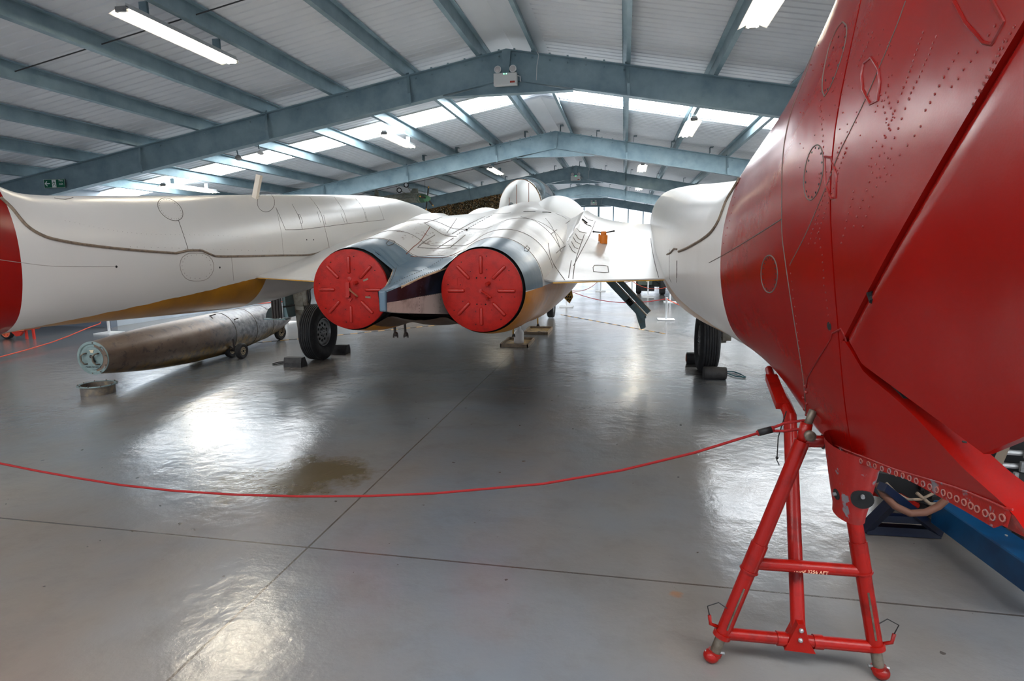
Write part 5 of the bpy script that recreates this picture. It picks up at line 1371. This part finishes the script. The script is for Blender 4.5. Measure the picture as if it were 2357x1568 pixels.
for k in range(4):
    a = .12+PI/2*k+(.5 if k == 1 else 0); d = u_*math.cos(a)+v_*math.sin(a)
    g = MB(); g.mats = [M_blackpaint, M_yellow]; e = v_*math.cos(a)-u_*math.sin(a)
    g.prism([sp+d*.06-e*.02, sp+d*.2-e*.035, sp+d*.34-e*.03, sp+d*.34+e*.03, sp+d*.2+e*.035, sp+d*.06+e*.02], D*.015)
    g.prism([sp+d*.34-e*.03, sp+d*.41-e*.012, sp+d*.41+e*.012, sp+d*.34+e*.03], D*.015, mi=1); g.build('propeller_blade', g.mats, t)
wr = (u_*.55+v_*.75+D*.2).normalized()
for sg in (-1, 1):
    g = MB(); c0 = sp+D*.6; 
    if sg > 0: tp = atY(957, 434, YM+.3)
    else: tp = atY(892, 462, YM-.6)
    n_ = D.cross((tp-c0)).normalized()*.02
    g.prism([c0-D*.22, c0+D*.3, tp+D*.14, tp-D*.08], n_); g.build('wing', M_mgrey, t)
for (x, y) in ((919,438), (935,426)):
    p = atY(x, y, YM-.1); g = MB(); g.lathe(p, (.3,-1,.1), [(-.02,.06),(-.03,.085),(.03,.085),(.02,.06)], 20, closed=True); wv = g.build('wheel', M_black, t, smooth=True); g = MB(); g.lathe(p-Vector((0,.0,0)), (.3,-1,.1), [(-.01,.06),(.025,.055),(.025,0)], 16); g.build('wheel_hub', M_whitep, wv)
    g = MB(); g.tube([p, sp+D*.55], .012, 8); g.build('gear_leg', M_mgrey, t)
g = MB(); g.prism([tl-D*.25, tl, tl+u_*.25, tl-D*.12+u_*.25], v_*.02); g.prism([tl-D*.2-v_*.35, tl-D*.2+v_*.35, tl-D*.05+v_*.3, tl-D*.05-v_*.3], u_*.015); g.build('tail', M_mgrey, t)
g = MB()
for f in (.1, 1.4): q = sp+D*f; g.tube([q, Vector((q.x, q.y, zr(q.x)+.225))], .004, 5)
g.build('hanging_wire', M_rod, t)

# ------------------------------------------------------------------ camouflage net on the far left
def camo():
    m, nt, b = new_mat('camouflage_net_cloth'); co = objco(nt)
    n1 = noise(nt, co, 2.2, 4, .6); n2 = noise(nt, co, 14, 5, .7); n3 = noise(nt, co, 22, 2, .5)
    c = mixc(nt, ramp(nt, n1, .45, .55), srgb(92,76,44), srgb(150,112,70)); c = mixc(nt, ramp(nt, n2, .5, .54), c, srgb(26,26,20)); c = mixc(nt, mathn(nt, 'MULTIPLY', ramp(nt, n3, .6, .64), .9), c, srgb(226,222,196))
    nt.links.new(c, b.inputs['Base Color']); b.inputs['Roughness'].default_value = .9; return m
g = MB(); X0_, X1_ = -11.5, -3.2; P = np.zeros((90, 26, 3))
for i in range(90):
    for j in range(26):
        x = X0_+(X1_-X0_)*i/89; f = j/25; top = zr(x)-.465; bot = 1.2
        P[i,j] = (x, 24.37+f*(.12*math.sin(i*.5)+.05*math.sin(i*1.7+j*.6)), top+(bot-top)*f)
g.grid(P)
rnd = random.Random(3)
for _ in range(2600):
    x = rnd.uniform(X0_, X1_); top = zr(x)-.48; z = rnd.uniform(1.3, top); y = 24.24-rnd.random()*.1; s_ = rnd.uniform(.02,.06); a = rnd.uniform(0, PI)
    dx, dz = s_*math.cos(a), s_*math.sin(a); g.add([(x-dx,y,z-dz),(x+dz*.6,y-.03,z-dx*.6),(x+dx,y,z+dz),(x-dz*.6,y+.02,z+dx*.6)], [(0,1,2,3)])
o = g.build('camouflage_net', camo(), fix=False); base(o, (-7.3,24.37,1.2)); tag(o, 'brown and green camouflage net hung below the third beam, left of the canopy', 'net'); o['kind'] = 'stuff'
